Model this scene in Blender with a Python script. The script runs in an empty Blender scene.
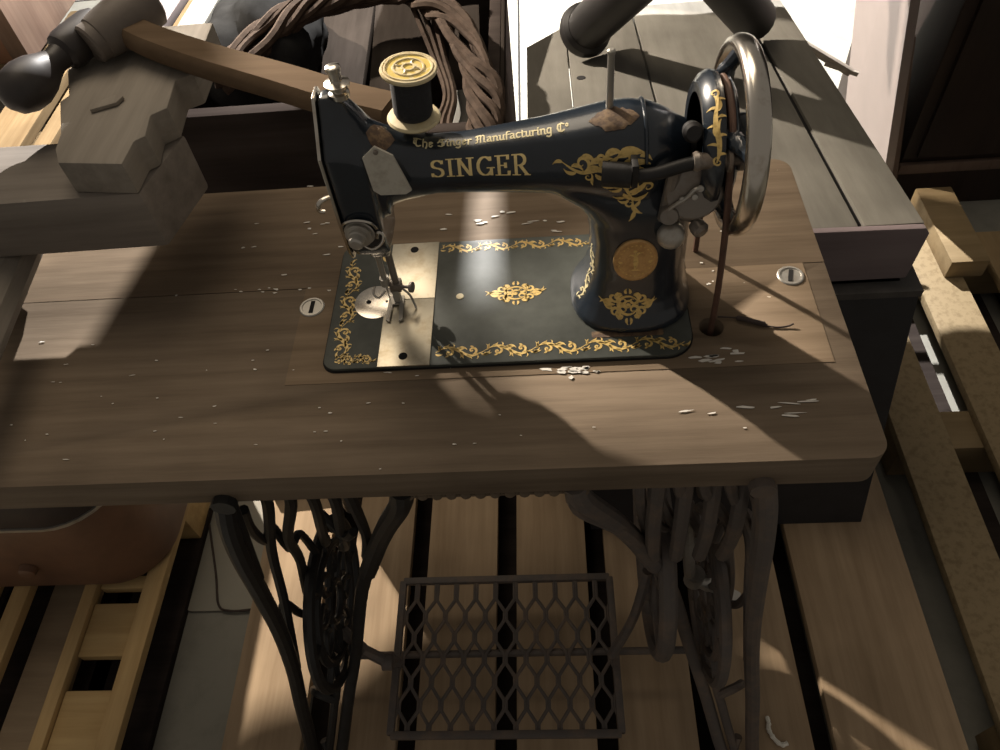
import bpy, bmesh, math, random
from mathutils import Vector, Matrix, Euler
from mathutils.bvhtree import BVHTree
from math import pi, sin, cos, radians
random.seed(7)
S = bpy.context.scene
COL = S.collection
T = 0.905            # table top height
PAL = 0.145          # pallet deck height

# ---------------------------------------------------------------- materials
def new_mat(name):
    m = bpy.data.materials.new(name); m.use_nodes = True
    nt = m.node_tree
    return m, nt, nt.nodes['Principled BSDF']
def setp(b, **k):
    for n, v in k.items():
        b.inputs[n.replace('_', ' ')].default_value = v
def rgb(c): return (c[0], c[1], c[2], 1)
def ramp(nt, stops):
    r = nt.nodes.new('ShaderNodeValToRGB'); e = r.color_ramp.elements
    while len(e) < len(stops): e.new(.5)
    for i, (p, c) in enumerate(stops):
        e[i].position = p; e[i].color = rgb(c) if len(c) == 3 else c
    return r
def noise(nt, scale, detail=4, rough=.55, vec=None, stretch=None):
    tc = nt.nodes.new('ShaderNodeNewGeometry')
    n = nt.nodes.new('ShaderNodeTexNoise'); n.inputs['Scale'].default_value = scale
    n.inputs['Detail'].default_value = detail; n.inputs['Roughness'].default_value = rough
    mp = nt.nodes.new('ShaderNodeMapping')
    if stretch: mp.inputs['Scale'].default_value = stretch
    nt.links.new(tc.outputs['Position'], mp.inputs['Vector'])
    nt.links.new(mp.outputs['Vector'], n.inputs['Vector'])
    return n
def bump(nt, b, src, strength=.3, dist=.002):
    bp = nt.nodes.new('ShaderNodeBump'); bp.inputs['Strength'].default_value = strength
    bp.inputs['Distance'].default_value = dist
    nt.links.new(src, bp.inputs['Height']); nt.links.new(bp.outputs['Normal'], b.inputs['Normal'])
def mixc(nt, fac, a, bcol):
    m = nt.nodes.new('ShaderNodeMix'); m.data_type = 'RGBA'
    if hasattr(fac, 'links'): nt.links.new(fac, m.inputs['Factor'])
    else: m.inputs['Factor'].default_value = fac
    for s, v in ((m.inputs[6], a), (m.inputs[7], bcol)):
        if hasattr(v, 'links'): nt.links.new(v, s)
        else: s.default_value = rgb(v)
    return m.outputs[2]
def wood(name, dark, light, axis='X', rough=.6, grain=60, spots=None, spotcol=(.6,.55,.5), spec=.3, spotscale=45, blotch=.25):
    m, nt, b = new_mat(name)
    st = {'X': (.06, 1, 1), 'Y': (1, .06, 1), 'Z': (1, 1, .06)}[axis]
    n1 = noise(nt, grain, 6, .65, stretch=st)
    r1 = ramp(nt, [(.3, dark), (.72, light)])
    nt.links.new(n1.outputs['Fac'], r1.inputs['Fac'])
    n2 = noise(nt, 5, 3, .5)
    r2 = ramp(nt, [(.3, (1-blotch,)*3), (.75, (1+blotch*.6,)*3)])
    nt.links.new(n2.outputs['Fac'], r2.inputs['Fac'])
    mu = nt.nodes.new('ShaderNodeMix'); mu.data_type = 'RGBA'; mu.blend_type = 'MULTIPLY'; mu.inputs['Factor'].default_value = 1
    nt.links.new(r1.outputs['Color'], mu.inputs[6]); nt.links.new(r2.outputs['Color'], mu.inputs[7])
    col = mu.outputs[2]
    if spots:
        st2 = {'X': (.35, 1, 1), 'Y': (1, .35, 1), 'Z': (1, 1, .35)}[axis]
        n3 = noise(nt, spotscale, 5, .7, stretch=st2)
        r3 = ramp(nt, [(spots, (0, 0, 0)), (spots+.02, (1, 1, 1))])
        nt.links.new(n3.outputs['Fac'], r3.inputs['Fac'])
        col = mixc(nt, r3.outputs['Color'], col, spotcol)
    nt.links.new(col, b.inputs['Base Color'])
    setp(b, Roughness=rough); b.inputs['Specular IOR Level'].default_value = spec
    bump(nt, b, n1.outputs['Fac'], .35, .0015)
    return m
def plain(name, col, rough=.5, metal=0, var=.15, scale=30, bmp=.0, spec=.5, coat=0):
    m, nt, b = new_mat(name)
    n = noise(nt, scale, 5, .6)
    r = ramp(nt, [(.3, tuple(max(0, c*(1-var)) for c in col)), (.7, tuple(c*(1+var) for c in col))])
    nt.links.new(n.outputs['Fac'], r.inputs['Fac']); nt.links.new(r.outputs['Color'], b.inputs['Base Color'])
    setp(b, Roughness=rough, Metallic=metal); b.inputs['Specular IOR Level'].default_value = spec
    if coat: b.inputs['Coat Weight'].default_value = coat; b.inputs['Coat Roughness'].default_value = .12
    if bmp: bump(nt, b, n.outputs['Fac'], bmp, .002)
    return m
def worn(name, base, wear, lo, hi, rough=.5, metal=0, scale=18, wrough=None, bmp=0, wmetal=None):
    m, nt, b = new_mat(name)
    n = noise(nt, scale, 8, .7)
    r = ramp(nt, [(lo, (0, 0, 0)), (hi, (1, 1, 1))])
    nt.links.new(n.outputs['Fac'], r.inputs['Fac'])
    nt.links.new(mixc(nt, r.outputs['Color'], base, wear), b.inputs['Base Color'])
    setp(b, Roughness=rough, Metallic=metal)
    if bmp: bump(nt, b, n.outputs['Fac'], bmp, .002)
    return m
M = {}
M['table'] = wood('brown_table_wood', (.138, .104, .073), (.222, .172, .124), 'X', .7, 70, .735, (.5, .43, .36), .12, 60)
M['insert'] = wood('light_brown_insert_wood', (.165, .120, .078), (.265, .198, .135), 'X', .7, 70, .70, (.55, .48, .38), .12, 70)
M['leaf'] = wood('warm_rear_leaf_wood', (.134, .098, .066), (.222, .167, .115), 'X', .7, 70, .72, (.55, .48, .4), .12, 60)
M['japan'] = plain('black_japanned_enamel', (.012, .018, .027), .26, 0, .25, 25, 0, .5, .5)
M['bed'] = plain('worn_black_bed_enamel', (.066, .072, .064), .55, 0, .2, 40, 0, .25)
M['iron'] = plain('black_cast_iron', (.018, .017, .017), .5, .2, .3, 60, .25)
M['rustiron'] = worn('rusty_grey_cast_iron', (.105, .09, .082), (.17, .125, .095), .45, .7, .65, .1, 25, bmp=.2)
M['chrome'] = worn('tarnished_nickel', (.62, .58, .52), (.34, .27, .2), .5, .75, .22, 1, 30)
M['steel'] = worn('dull_steel', (.46, .44, .40), (.30, .25, .2), .5, .75, .38, .6, 35)
M['brightsteel'] = worn('brushed_slide_steel', (.62, .57, .46), (.45, .37, .25), .48, .75, .35, 1, 60)
M['darksteel'] = worn('dark_oily_steel', (.24, .215, .19), (.16, .115, .08), .45, .7, .42, .45, 30)
M['gold'] = worn('gold_leaf_decal', (.74, .53, .19), (.45, .30, .085), .5, .66, .45, .1, 260)
M['brightgold'] = worn('bright_gold_lettering', (.95, .74, .34), (.7, .5, .2), .55, .75, .5, 0, 200)
M['pineback'] = wood('dimmed_pine_board', (.085, .058, .03), (.14, .102, .058), 'Y', .85, 35, spec=.1)  # same pine, darkened in colour to offset strong lamp light at the back
M['pinelow'] = wood('warm_lit_pine_board', (.40, .26, .11), (.58, .41, .2), 'Y', .7, 35)  # same pine, brightened in colour to stand in for warm light down low
M['pinelowx'] = wood('warm_lit_pine_slat', (.42, .28, .12), (.6, .43, .21), 'X', .7, 35)  # slat version, warm light put into its colour as well
M['palegold'] = worn('pale_gold_lettering', (.68, .60, .36), (.4, .34, .2), .55, .75, .5, .1, 200)
M['brass'] = worn('brass_badge', (.60, .37, .15), (.42, .24, .09), .45, .7, .4, .35, 120, bmp=.4)
M['bone'] = worn('cream_spool_plastic', (.66, .57, .36), (.55, .42, .2), .5, .75, .45, 0, 40)
M['yellow'] = worn('yellow_spool_label', (.62, .46, .09), (.68, .6, .38), .5, .62, .5, 0, 90)
M['cotton'] = plain('black_thread', (.022, .023, .026), .8, 0, .2, 300)
M['leather'] = plain('brown_leather_belt', (.105, .055, .038), .6, 0, .25, 60)
M['greywood'] = wood('weathered_grey_wood', (.20, .175, .145), (.33, .295, .25), 'Y', .75, 40)
M['benchwood'] = wood('weathered_bench_wood', (.17, .145, .122), (.29, .255, .22), 'X', .7, 40)
M['armwood'] = wood('smooth_brown_arm_wood', (.115, .078, .048), (.18, .125, .08), 'X', .8, 30, spec=.05)
M['darkturn'] = plain('dark_turned_wood', (.035, .029, .027), .45, 0, .3, 25)
M['hubwood'] = plain('grey_brown_hub_wood', (.15, .125, .105), .6, 0, .2, 25, .2)
M['pallet'] = wood('weathered_pallet_plank', (.27, .19, .115), (.42, .31, .20), 'Y', .75, 35)
M['palletx'] = wood('weathered_pallet_stringer', (.24, .18, .12), (.36, .28, .19), 'X', .75, 35)
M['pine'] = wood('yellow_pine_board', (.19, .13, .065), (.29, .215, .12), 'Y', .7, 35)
M['osb'] = worn('rough_yellow_pine', (.22, .165, .09), (.16, .115, .058), .48, .62, .75, 0, 70, bmp=.3)
M['pinex'] = wood('yellow_pine_stringer', (.19, .135, .068), (.27, .2, .11), 'X', .7, 35)
M['lid'] = wood('grey_painted_planks', (.125, .117, .10), (.18, .17, .148), 'Y', .8, 25, spec=.08)
M['lidend'] = wood('purple_grey_end_board', (.135, .105, .108), (.185, .15, .152), 'X', .7, 25)
M['blackbox'] = plain('black_painted_chest', (.014, .014, .017), .55, 0, .25, 30)
M['chestrim'] = plain('dusty_black_rim', (.06, .056, .053), .7, 0, .25, 40)
M['pipe'] = plain('black_stovepipe', (.016, .014, .013), .5, 0, .25, 20)
M['concrete'] = worn('pale_concrete', (.235, .23, .20), (.19, .185, .16), .5, .7, .8, 0, 9)
M['vine'] = plain('brown_twisted_vine', (.055, .038, .028), .85, 0, .35, 60, .4, .1)
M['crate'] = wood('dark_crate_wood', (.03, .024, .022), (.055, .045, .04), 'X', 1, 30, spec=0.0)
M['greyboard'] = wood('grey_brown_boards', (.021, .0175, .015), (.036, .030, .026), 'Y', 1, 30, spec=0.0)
M['paleboard'] = wood('pale_grey_board', (.17, .165, .15), (.24, .235, .21), 'Y', .7, 30)
M['purpleboard'] = wood('purple_grey_board', (.16, .135, .135), (.21, .18, .18), 'Y', .7, 30)
M['sack'] = plain('black_cloth', (.022, .022, .022), 1, 0, .3, 20, 0, 0)
M['cover'] = worn('pale_worn_steel', (.62, .60, .53), (.42, .38, .32), .5, .75, .42, .3, 60)
M['pink'] = plain('pinkish_white_panel', (.17, .14, .13), .6, 0, .06, 8)
M['wardrobe'] = wood('very_dark_cabinet_wood', (.016, .010, .008), (.032, .02, .016), 'Z', .5, 25)
M['stick'] = wood('brown_batten', (.10, .065, .05), (.15, .105, .08), 'Z', .7, 30)
M['case'] = plain('brown_leatherette', (.16, .085, .05), .55, 0, .18, 14)
M['casedark'] = plain('dark_brown_leatherette', (.03, .022, .022), .6, 0, .2, 14)
M['redbox'] = plain('red_brown_box_board', (.15, .075, .042), .6, 0, .12, 10)
M['card'] = plain('grey_green_sheet', (.27, .26, .22), .7, 0, .06, 8)
M['paint'] = plain('white_paint_scuff', (.75, .72, .66), .7, 0, .08, 80)
M['hole'] = plain('dark_recess', (.006, .005, .005), .9, 0, .1, 20)
M['rustpatch'] = worn('rusty_worn_patch', (.09, .055, .035), (.2, .13, .07), .45, .62, .75, 0, 160, bmp=.3)
M['cord'] = plain('dark_brown_cord', (.05, .035, .03), .8, 0, .3, 80)
M['wool'] = plain('white_yarn', (.75, .72, .64), .9, 0, .1, 80)

# ---------------------------------------------------------------- mesh helpers
class MB:
    def __init__(s): s.bm = bmesh.new()
    def _add(s, verts, faces):
        vs = [s.bm.verts.new(v) for v in verts]
        for f in faces:
            try: s.bm.faces.new([vs[i] for i in f])
            except ValueError: pass
        return vs
    def box(s, lo, hi, rot=None, piv=None, bev=0.0):
        b2 = bmesh.new()
        bmesh.ops.create_cube(b2, size=1)
        lo, hi = Vector(lo), Vector(hi); c = (lo+hi)/2; d = hi-lo
        for v in b2.verts: v.co = Vector((v.co.x*d.x, v.co.y*d.y, v.co.z*d.z))+c
        if bev: bmesh.ops.bevel(b2, geom=list(b2.edges), offset=bev, segments=2, affect='EDGES', profile=.6)
        if rot:
            p = Vector(piv) if piv else c
            R = Euler([radians(a) for a in rot]).to_matrix()
            for v in b2.verts: v.co = R @ (v.co-p)+p
        s.merge(b2); return s
    def merge(s, b2):
        idx = {}
        for v in b2.verts: idx[v] = s.bm.verts.new(v.co)
        for f in b2.faces:
            try: s.bm.faces.new([idx[v] for v in f.verts])
            except ValueError: pass
        b2.free()
    def beam(s, a, b, w, h, up=(0, 0, 1), bev=0.0):
        a, b = Vector(a), Vector(b); d = (b-a); L = d.length; d.normalize()
        u = Vector(up); r = d.cross(u)
        if r.length < 1e-4: r = d.cross(Vector((1, 0, 0)))
        r.normalize(); u = r.cross(d)
        b2 = bmesh.new(); bmesh.ops.create_cube(b2, size=1)
        for v in b2.verts: v.co = Vector((v.co.x*L, v.co.y*w, v.co.z*h))
        if bev: bmesh.ops.bevel(b2, geom=list(b2.edges), offset=bev, segments=2, affect='EDGES', profile=.6)
        mat = Matrix((d, r, u)).transposed()
        for v in b2.verts: v.co = mat @ v.co+(a+b)/2
        s.merge(b2); return s
    def loft(s, rings, cap=True, closed=False):
        n = len(rings[0]); V = [[s.bm.verts.new(p) for p in r] for r in rings]
        R = len(V)
        for i in range(R if closed else R-1):
            a, b = V[i], V[(i+1) % R]
            for j in range(n):
                k = (j+1) % n
                try: s.bm.faces.new([a[j], a[k], b[k], b[j]])
                except ValueError: pass
        if cap and not closed:
            s.bm.faces.new(list(reversed(V[0]))); s.bm.faces.new(V[-1])
        return s
    def tube(s, pts, r, n=10, closed=False, flat=1.0):
        pts = [Vector(p) for p in pts]; N = len(pts)
        rs = r if isinstance(r, (list, tuple)) else [r]*N
        rings = []; ref = None
        for i in range(N):
            if closed: d = pts[(i+1) % N]-pts[i-1]
            else: d = pts[min(i+1, N-1)]-pts[max(i-1, 0)]
            d.normalize()
            if ref is None:
                ref = Vector((0, 0, 1)) if abs(d.z) < .9 else Vector((1, 0, 0))
            u = ref-d*ref.dot(d)
            if u.length < 1e-5: u = Vector((1, 0, 0))-d*d.x
            u.normalize(); v = d.cross(u); ref = u
            rings.append([pts[i]+(u*cos(2*pi*k/n)+v*sin(2*pi*k/n)*flat)*rs[i] for k in range(n)])
        return s.loft(rings, True, closed)
    def lathe(s, prof, o, axis, n=28):
        # prof: (distance along axis, radius)
        o = Vector(o); a = Vector(axis).normalized()
        u = a.orthogonal().normalized(); v = a.cross(u)
        rings = [[o+a*h+(u*cos(2*pi*k/n)+v*sin(2*pi*k/n))*max(r, 1e-5) for k in range(n)] for h, r in prof]
        return s.loft(rings)
    def prism(s, poly, fn, a, b, bev=0.0):
        # poly 2-D outline, fn(u,v,w)->point, extruded w=a..b
        b2 = bmesh.new()
        A = [b2.verts.new(fn(u, v, a)) for u, v in poly]; B = [b2.verts.new(fn(u, v, b)) for u, v in poly]
        n = len(poly)
        b2.faces.new(A[::-1]); b2.faces.new(B)
        for i in range(n): b2.faces.new([A[i], A[(i+1) % n], B[(i+1) % n], B[i]])
        if bev:
            bmesh.ops.recalc_face_normals(b2, faces=b2.faces)
            bmesh.ops.bevel(b2, geom=[e for e in b2.edges if e.calc_face_angle(0) > .5], offset=bev, segments=2, affect='EDGES', profile=.6)
        s.merge(b2); return s
    def ring(s, c, R, r, axis='X', n=48, m=12, fx=1.0):
        c = Vector(c)
        rings = []
        for i in range(n):
            t = 2*pi*i/n
            e = {'X': Vector((0, cos(t), sin(t))), 'Y': Vector((cos(t), 0, sin(t))), 'Z': Vector((cos(t), sin(t), 0))}[axis]
            ax = {'X': Vector((1, 0, 0)), 'Y': Vector((0, 1, 0)), 'Z': Vector((0, 0, 1))}[axis]
            rings.append([c+e*(R+r*cos(2*pi*k/m))+ax*(r*fx*sin(2*pi*k/m)) for k in range(m)])
        return s.loft(rings, False, True)
    def build(s, name, mat, parent=None, smooth=True, ang=35, mods=None):
        bm = s.bm
        bmesh.ops.recalc_face_normals(bm, faces=bm.faces)
        return link(name, bm, mat, parent, smooth, ang)
def wpos(o):
    p = Vector((0, 0, 0))
    while o is not None: p += o.location; o = o.parent
    return p
def link(name, bm, mat, parent=None, smooth=True, ang=35):
    off = wpos(parent)
    if parent is None:
        c = Vector((0, 0, 0)); zs = [v.co.z for v in bm.verts]
        xs = [v.co.x for v in bm.verts]; ys = [v.co.y for v in bm.verts]
        off = Vector(((min(xs)+max(xs))/2, (min(ys)+max(ys))/2, min(zs)))
    for v in bm.verts: v.co -= off
    if smooth:
        lim = radians(ang)
        for f in bm.faces: f.smooth = True
        for e in bm.edges: e.smooth = e.calc_face_angle(0) < lim
    me = bpy.data.meshes.new(name); bm.to_mesh(me); bm.free()
    o = bpy.data.objects.new(name, me); COL.objects.link(o)
    me.materials.append(M[mat] if isinstance(mat, str) else mat)
    if parent is None: o.location = off
    else: o.parent = parent
    return o
def tag(o, label, cat, group=None, kind=None):
    o['label'] = label; o['category'] = cat
    if group: o['group'] = group
    if kind: o['kind'] = kind
    return o
def thing(name, loc, label, cat, group=None):
    o = bpy.data.objects.new(name, None); COL.objects.link(o); o.location = loc
    o.empty_display_size = .05
    return tag(o, label, cat, group)
def lerp(a, b, t): return a+(b-a)*t
def spline(pts, n=8):
    P = [Vector(p) for p in pts]; out = []
    for i in range(len(P)-1):
        p0, p1, p2, p3 = P[max(i-1, 0)], P[i], P[i+1], P[min(i+2, len(P)-1)]
        for k in range(n):
            t = k/n
            out.append(.5*((2*p1)+(p2-p0)*t+(2*p0-5*p1+4*p2-p3)*t*t+(3*p1-p0-3*p2+p3)*t**3))
    out.append(P[-1]); return out
def rrect(x0, y0, x1, y1, r, n=6):
    rs = r if isinstance(r, (list, tuple)) else [r]*4
    pts = []
    for (cx, cy, a0, rr) in ((x1-rs[0], y1-rs[0], 0, rs[0]), (x0+rs[1], y1-rs[1], 90, rs[1]), (x0+rs[2], y0+rs[2], 180, rs[2]), (x1-rs[3], y0+rs[3], 270, rs[3])):
        if rr < 1e-5: pts.append((cx, cy)); continue
        for k in range(n+1):
            a = radians(a0+90*k/n); pts.append((cx+rr*cos(a), cy+rr*sin(a)))
    return pts
def XYZ(u, v, w): return Vector((u, v, w))       # outline in plan
def YZX(u, v, w): return Vector((w, u, v))       # outline in side view
def XZY(u, v, w): return Vector((u, w, v))       # outline in front view

# ================================================================ the setting
fl = MB(); fl.box((-4.5, -2.5, -.05), (4.5, 6, 0))
floor = fl.build('floor', 'concrete', None, smooth=False); floor['kind'] = 'structure'
jn = MB()
for y in (.42, 1.62, 2.82): jn.box((-4.5, y-.004, 0), (4.5, y+.004, .0008))
for x in (-1.9, .155, 2.1): jn.box((x-.004, -2.5, 0), (x+.004, 6, .0008))
jn = jn.build('trim_1', 'hole', None, smooth=False); jn['kind'] = 'structure'

def pallet(name, label, x0, boards, y0, y1, stringers, mats, grp=None, top=PAL, th=.022, jit=.004):
    r = thing(name, (sum(b[0]+b[1] for b in boards)/2/len(boards), (y0+y1)/2, 0), label, 'pallet', grp)
    for i, b in enumerate(boards):
        m = MB(); a, c = b[0], b[1]
        m.box((a, y0+random.uniform(-.02, .02), top-th), (c, y1+random.uniform(-.02, .02), top), (0, 0, random.uniform(-jit, jit)*40), bev=.003)
        m.build('deck_board', b[2] if len(b) > 2 else mats[0], r)
    xa, xb = boards[0][0], boards[-1][1]
    for y in stringers:
        m = MB(); m.box((xa+.01, y-.045, .022), (xb-.01, y+.045, top-th-.0005), bev=.003); m.build('stringer', mats[1], r)
    for p, q in zip(boards[:-1], boards[1:]):
        if q[0]-p[1] < .02: continue
        m = MB(); m.box((p[1]-.03, y0+.02, 0), (q[0]+.03, y1-.02, .0215), bev=.002); m.build('gap_shade_board', 'crate', r)  # dark boards added under the gaps to stand in for shade
    return r
pallet('wooden_pallet', 'weathered grey-brown pallet with wide planks under the iron treadle base', 0,
       [(-.35, -.215), (-.165, -.054), (-.021, .111), (.147, .278), (.312, .440), (.466, .617), (.650, .850)], -.62, .95, (-.42, .42, .85), ('pallet', 'palletx'))
pallet('wooden_pallet', 'bright yellow pine pallet beside the black chest at the right', 0,
       [(.912, 1.012, 'osb'), (1.08, 1.186, 'osb'), (1.262, 1.37), (1.43, 1.54)], -.35, .96, (-.2, .40, .9), ('pine', 'pinex'))
lp = pallet('wooden_pallet', 'yellow pine pallet on the floor below the brown suitcase', 0,
       [(-1.12, -1.02), (-.97, -.87), (-.835, -.80), (-.69, -.665), (-.572, -.535)], -.5, .35, (-.33, .3), ('pinelow', 'pinelowx'), jit=0)
for y0, y1 in ((-.40, -.27), (-.20, -.09), (-.03, .07), (.10, .125), (.17, .26)):
    m = MB(); m.box((-.664, y0, PAL-.034), (-.573, y1, PAL-.012), bev=.002); m.build('cross_slat', 'pinelowx', lp)
m = MB(); m.box((-.798, -.45, .06), (-.70, .3, .08), bev=.002); m.build('lower_board', 'palletx', lp)
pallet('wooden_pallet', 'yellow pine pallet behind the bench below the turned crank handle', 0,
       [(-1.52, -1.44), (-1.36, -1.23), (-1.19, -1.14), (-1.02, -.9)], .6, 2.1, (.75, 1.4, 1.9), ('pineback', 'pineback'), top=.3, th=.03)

# ================================================================ treadle table
tab = thing('treadle_table', (.08, .09, PAL), 'brown wooden treadle table with black cast-iron lattice legs, carrying the sewing machine', 'table')
def slab(poly, z0, z1, bev=.003):
    m = MB(); m.prism(poly, XYZ, z0, z1, bev); return m
def boolean_hole(o, c, r, depth):
    k = MB(); k.lathe([(-depth, r), (depth, r)], c, (0, 0, 1), 24)
    ko = k.build('cut', 'hole', None)
    md = o.modifiers.new('b', 'BOOLEAN'); md.object = ko; md.operation = 'DIFFERENCE'; md.solver = 'EXACT'
    bpy.context.view_layer.update()
    dg = bpy.context.evaluated_depsgraph_get()
    me = bpy.data.meshes.new_from_object(o.evaluated_get(dg))
    o.modifiers.clear(); o.data = me; bpy.data.objects.remove(ko)
XL = -.50
front = slab(rrect(XL, -.12, .5225, .1205, [0.0001, 0.0001, .012, .018]), T-.042, T, .0006).build('table_top', 'table', tab, ang=50)
boolean_hole(front, (.392, .037, T), .0125, .05)
leaf = slab(rrect(XL, .1206, .5225, .297, [.02, .012, .0001, .0001]), T-.03, T, .0004).build('rear_leaf', 'leaf', tab, ang=50)
leaf['label'] = 'rear flap with a straight seam'
ins = slab(rrect(-.037, -.0135, .500, .1203, .0005, 1), T-.001, T+.0006, 0).build('insert_panel', 'insert', tab)
boolean_hole(ins, (.392, .037, T), .0125, .05)
ins['label'] = 'lighter inset panel around the machine bed'
for (x, y, a) in ((-.0255, .091, 88), (.4835, .102, 75)):
    m = MB(); m.lathe([(0, .0005), (0, .0128), (.0012, .0138), (.0022, .0128), (.0022, .0108), (.0012, .0104), (.0012, .0005)], (x, y, T), (0, 0, 1), 32)
    e = m.build('escutcheon', 'steel', tab); e['label'] = 'round metal latch ring with a slot'
    k = MB(); k.box((x-.0085, y-.0022, T+.0012), (x+.0085, y+.0022, T+.0018), (0, 0, a)); k.build('slot', 'hole', e)
# carved apron and shallow drawer
m = MB(); m.box((.0, -.05, T-.058), (.40, -.032, T-.0425)); m.box((XL+.03, .26, T-.08), (.49, .278, T-.0425)); m.box((.474, -.06, T-.08), (.49, .26, T-.0425)); m.box((XL+.03, -.06, T-.08), (XL+.048, .26, T-.0425))
m.build('under_frame', 'table', tab)
m = MB(); m.box((.083, -.1165, T-.055), (.262, -.095, T-.0425), bev=.003)
dr = m.build('drawer', 'table', tab); dr['label'] = 'shallow drawer lip with carved moulding'
m = MB(); pts = []
for i in range(13):
    x = .088+i*.014
    m.lathe([(-.001, .0045), (.0025, .0052), (.0045, .003), (.005, .0003)], (x, -.1155, T-.049), (0, -1, .2), 10)
    if i < 12: m.tube([(x+.004, -.116, T-.050), (x+.007, -.1175, T-.0465), (x+.010, -.116, T-.050)], .0014, 6)
m.build('moulding', 'table', dr)
# white paint scuffs on the top
def scuff(m, cx, cy, L, W, z=T+.0008):
    n = random.randint(6, 9); a = random.uniform(-.15, .15)
    pts = []
    for i in range(n):
        t = 2*pi*i/n; k = random.uniform(.45, 1)
        x, y = cos(t)*L/2*k, sin(t)*W/2*k
        pts.append((cx+x*cos(a)-y*sin(a), cy+x*sin(a)+y*cos(a)))
    m.prism(pts, XYZ, z, z+.0003)
m = MB()
def cluster(cx, cy, n, sx, sy, L, W):
    for _ in range(n): scuff(m, cx+random.gauss(0, sx), cy+random.gauss(0, sy), L*random.uniform(.35, 1), W*random.uniform(.4, 1))
cluster(.255, -.011, 16, .013, .004, .016, .006); cluster(.388, -.004, 11, .013, .006, .024, .005); cluster(.45, -.062, 7, .022, .010, .034, .0042); cluster(.37, -.066, 2, .01, .006, .016, .004)
cluster(.15, .215, 9, .02, .012, .015, .0055); cluster(.0, .21, 7, .04, .025, .018, .004); cluster(.24, .20, 7, .03, .012, .018, .004)
cluster(-.05, .12, 16, .06, .003, .008, .003); cluster(-.10, .02, 18, .1, .05, .006, .0025); cluster(-.08, .22, 8, .06, .05, .012, .003)
cluster(.0, -.06, 10, .12, .02, .007, .002); cluster(.09, .0, 6, .02, .004, .008, .0025); cluster(.42, .21, 8, .03, .02, .007, .003); cluster(-.25, .0, 8, .06, .05, .01, .002)
cluster(.405, .095, 5, .01, .02, .006, .004)
cluster(.1, -.09, 10, .2, .015, .006, .002)
pm = m.build('paint_scuffs', 'paint', tab, smooth=False); pm['kind'] = 'stuff'; pm['label'] = 'white paint scuffs'

# ---- cast-iron base
def mir(p, s): return p if s < 0 else Vector((.33-p[0], p[1], p[2]))
def iron_leg(s):
    mt = 'iron' if s < 0 else 'rustiron'
    def W(P): return [mir(Vector(p), s) for p in P]
    m = MB()
    post = W([(-.093, -.110, .866), (-.101, -.124, .82), (-.108, -.131, .76), (-.120, -.131, .66), (-.137, -.132, .53), (-.154, -.143, .41), (-.169, -.163, .31), (-.180, -.183, .22), (-.189, -.205, .147)])
    m.tube(spline(post, 6), [.0105]*54+[.014], 10)
    leg = m.build('side_leg', mt, tab)
    leg['label'] = 'cast-iron lattice side leg'
    m = MB(); m.tube(spline(W([(-.085, .25, .872), (-.10, .22, .7), (-.13, .17, .5), (-.15, .19, .3), (-.185, .25, .147)]), 6), .0105, 10)
    m.tube(W([(-.088, -.129, .866), (-.085, .25, .866)]), .012, 10)
    m.build('rear_post', mt, leg)
    m = MB(); m.tube(spline(W([(.082, -.112, .862), (.075, -.111, .83), (.043, -.09, .745), (.013, -.073, .66), (-.044, -.064, .5), (-.081, -.1, .36), (-.111, -.145, .26), (-.139, -.197, .16), (-.150, -.212, .147)]), 6), .0095, 10, flat=.8)
    m.tube(spline(W([(.082, -.112, .862), (.075, -.111, .83), (.043, -.09, .745), (.013, -.073, .66), (-.02, -.068, .57)]), 6), .012, 10)
    m.build('curved_brace', mt, leg)
    m = MB()
    lat = [[(-.076, -.084, .862), (-.076, -.084, .80), (-.126, -.067, .64), (-.139, -.092, .53), (-.150, -.14, .41)],
           [(-.05, -.085, .862), (-.05, -.085, .80), (-.10, -.06, .66), (-.117, -.045, .56), (-.130, -.061, .46), (-.117, -.12, .33), (-.135, -.16, .25), (-.16, -.20, .16)],
           [(-.025, -.086, .862), (-.025, -.086, .80), (-.06, -.05, .66), (-.086, -.02, .56), (-.11, .02, .49)],
           [(-.002, -.087, .862), (-.002, -.087, .80), (-.03, -.06, .68), (-.052, -.034, .58), (-.08, .0, .5)],
           [(.016, -.088, .862), (.016, -.088, .80), (-.003, -.06, .66), (-.016, -.06, .60)],
           [(-.11, -.128, .70), (-.098, -.11, .82), (-.10, -.09, .862)],
           [(-.165, -.132, .27), (-.150, -.145, .30), (-.129, -.15, .28)], [(-.165, -.186, .18), (-.158, -.2, .16)]]
    for L in lat: m.tube(spline(W(L), 6), .0068, 8)
    for L in ([(-.099, -.095, .80), (-.115, -.085, .735), (-.124, -.068, .67), (-.12, -.049, .668), (-.119, -.046, .60), (-.112, -.022, .592), (-.108, -.02, .52)],
              [(-.152, -.10, .50), (-.146, -.085, .512), (-.138, -.082, .465), (-.125, -.075, .45)],
              [(-.06, -.03, .62), (-.05, -.05, .70), (-.03, -.06, .66), (-.01, -.07, .69)]):
        m.tube(spline(W(L), 8), .0058, 8)
    m.build('lattice', mt, leg)
    m = MB(); c = mir(Vector((-.110, -.042, .405)), s)
    m.ring(c, .122, .0085, 'X', 40, 8); m.ring(c, .088, .0068, 'X', 36, 8); m.ring(c, .03, .006, 'X', 20, 8)
    for k in range(8):
        a = 2*pi*k/8
        def q(r, t): return c+Vector((0, cos(t)*r, sin(t)*r))
        m.tube(spline([q(.03, a), q(.055, a+.22), q(.08, a+.05), q(.06, a-.3), q(.045, a-.1)], 5), .0048, 6)
        m.tube([q(.088, a+.3), q(.122, a+.3)], .0055, 6)
    m.build('medallion', mt, leg)
    return leg
iron_leg(-1); iron_leg(1)
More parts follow.
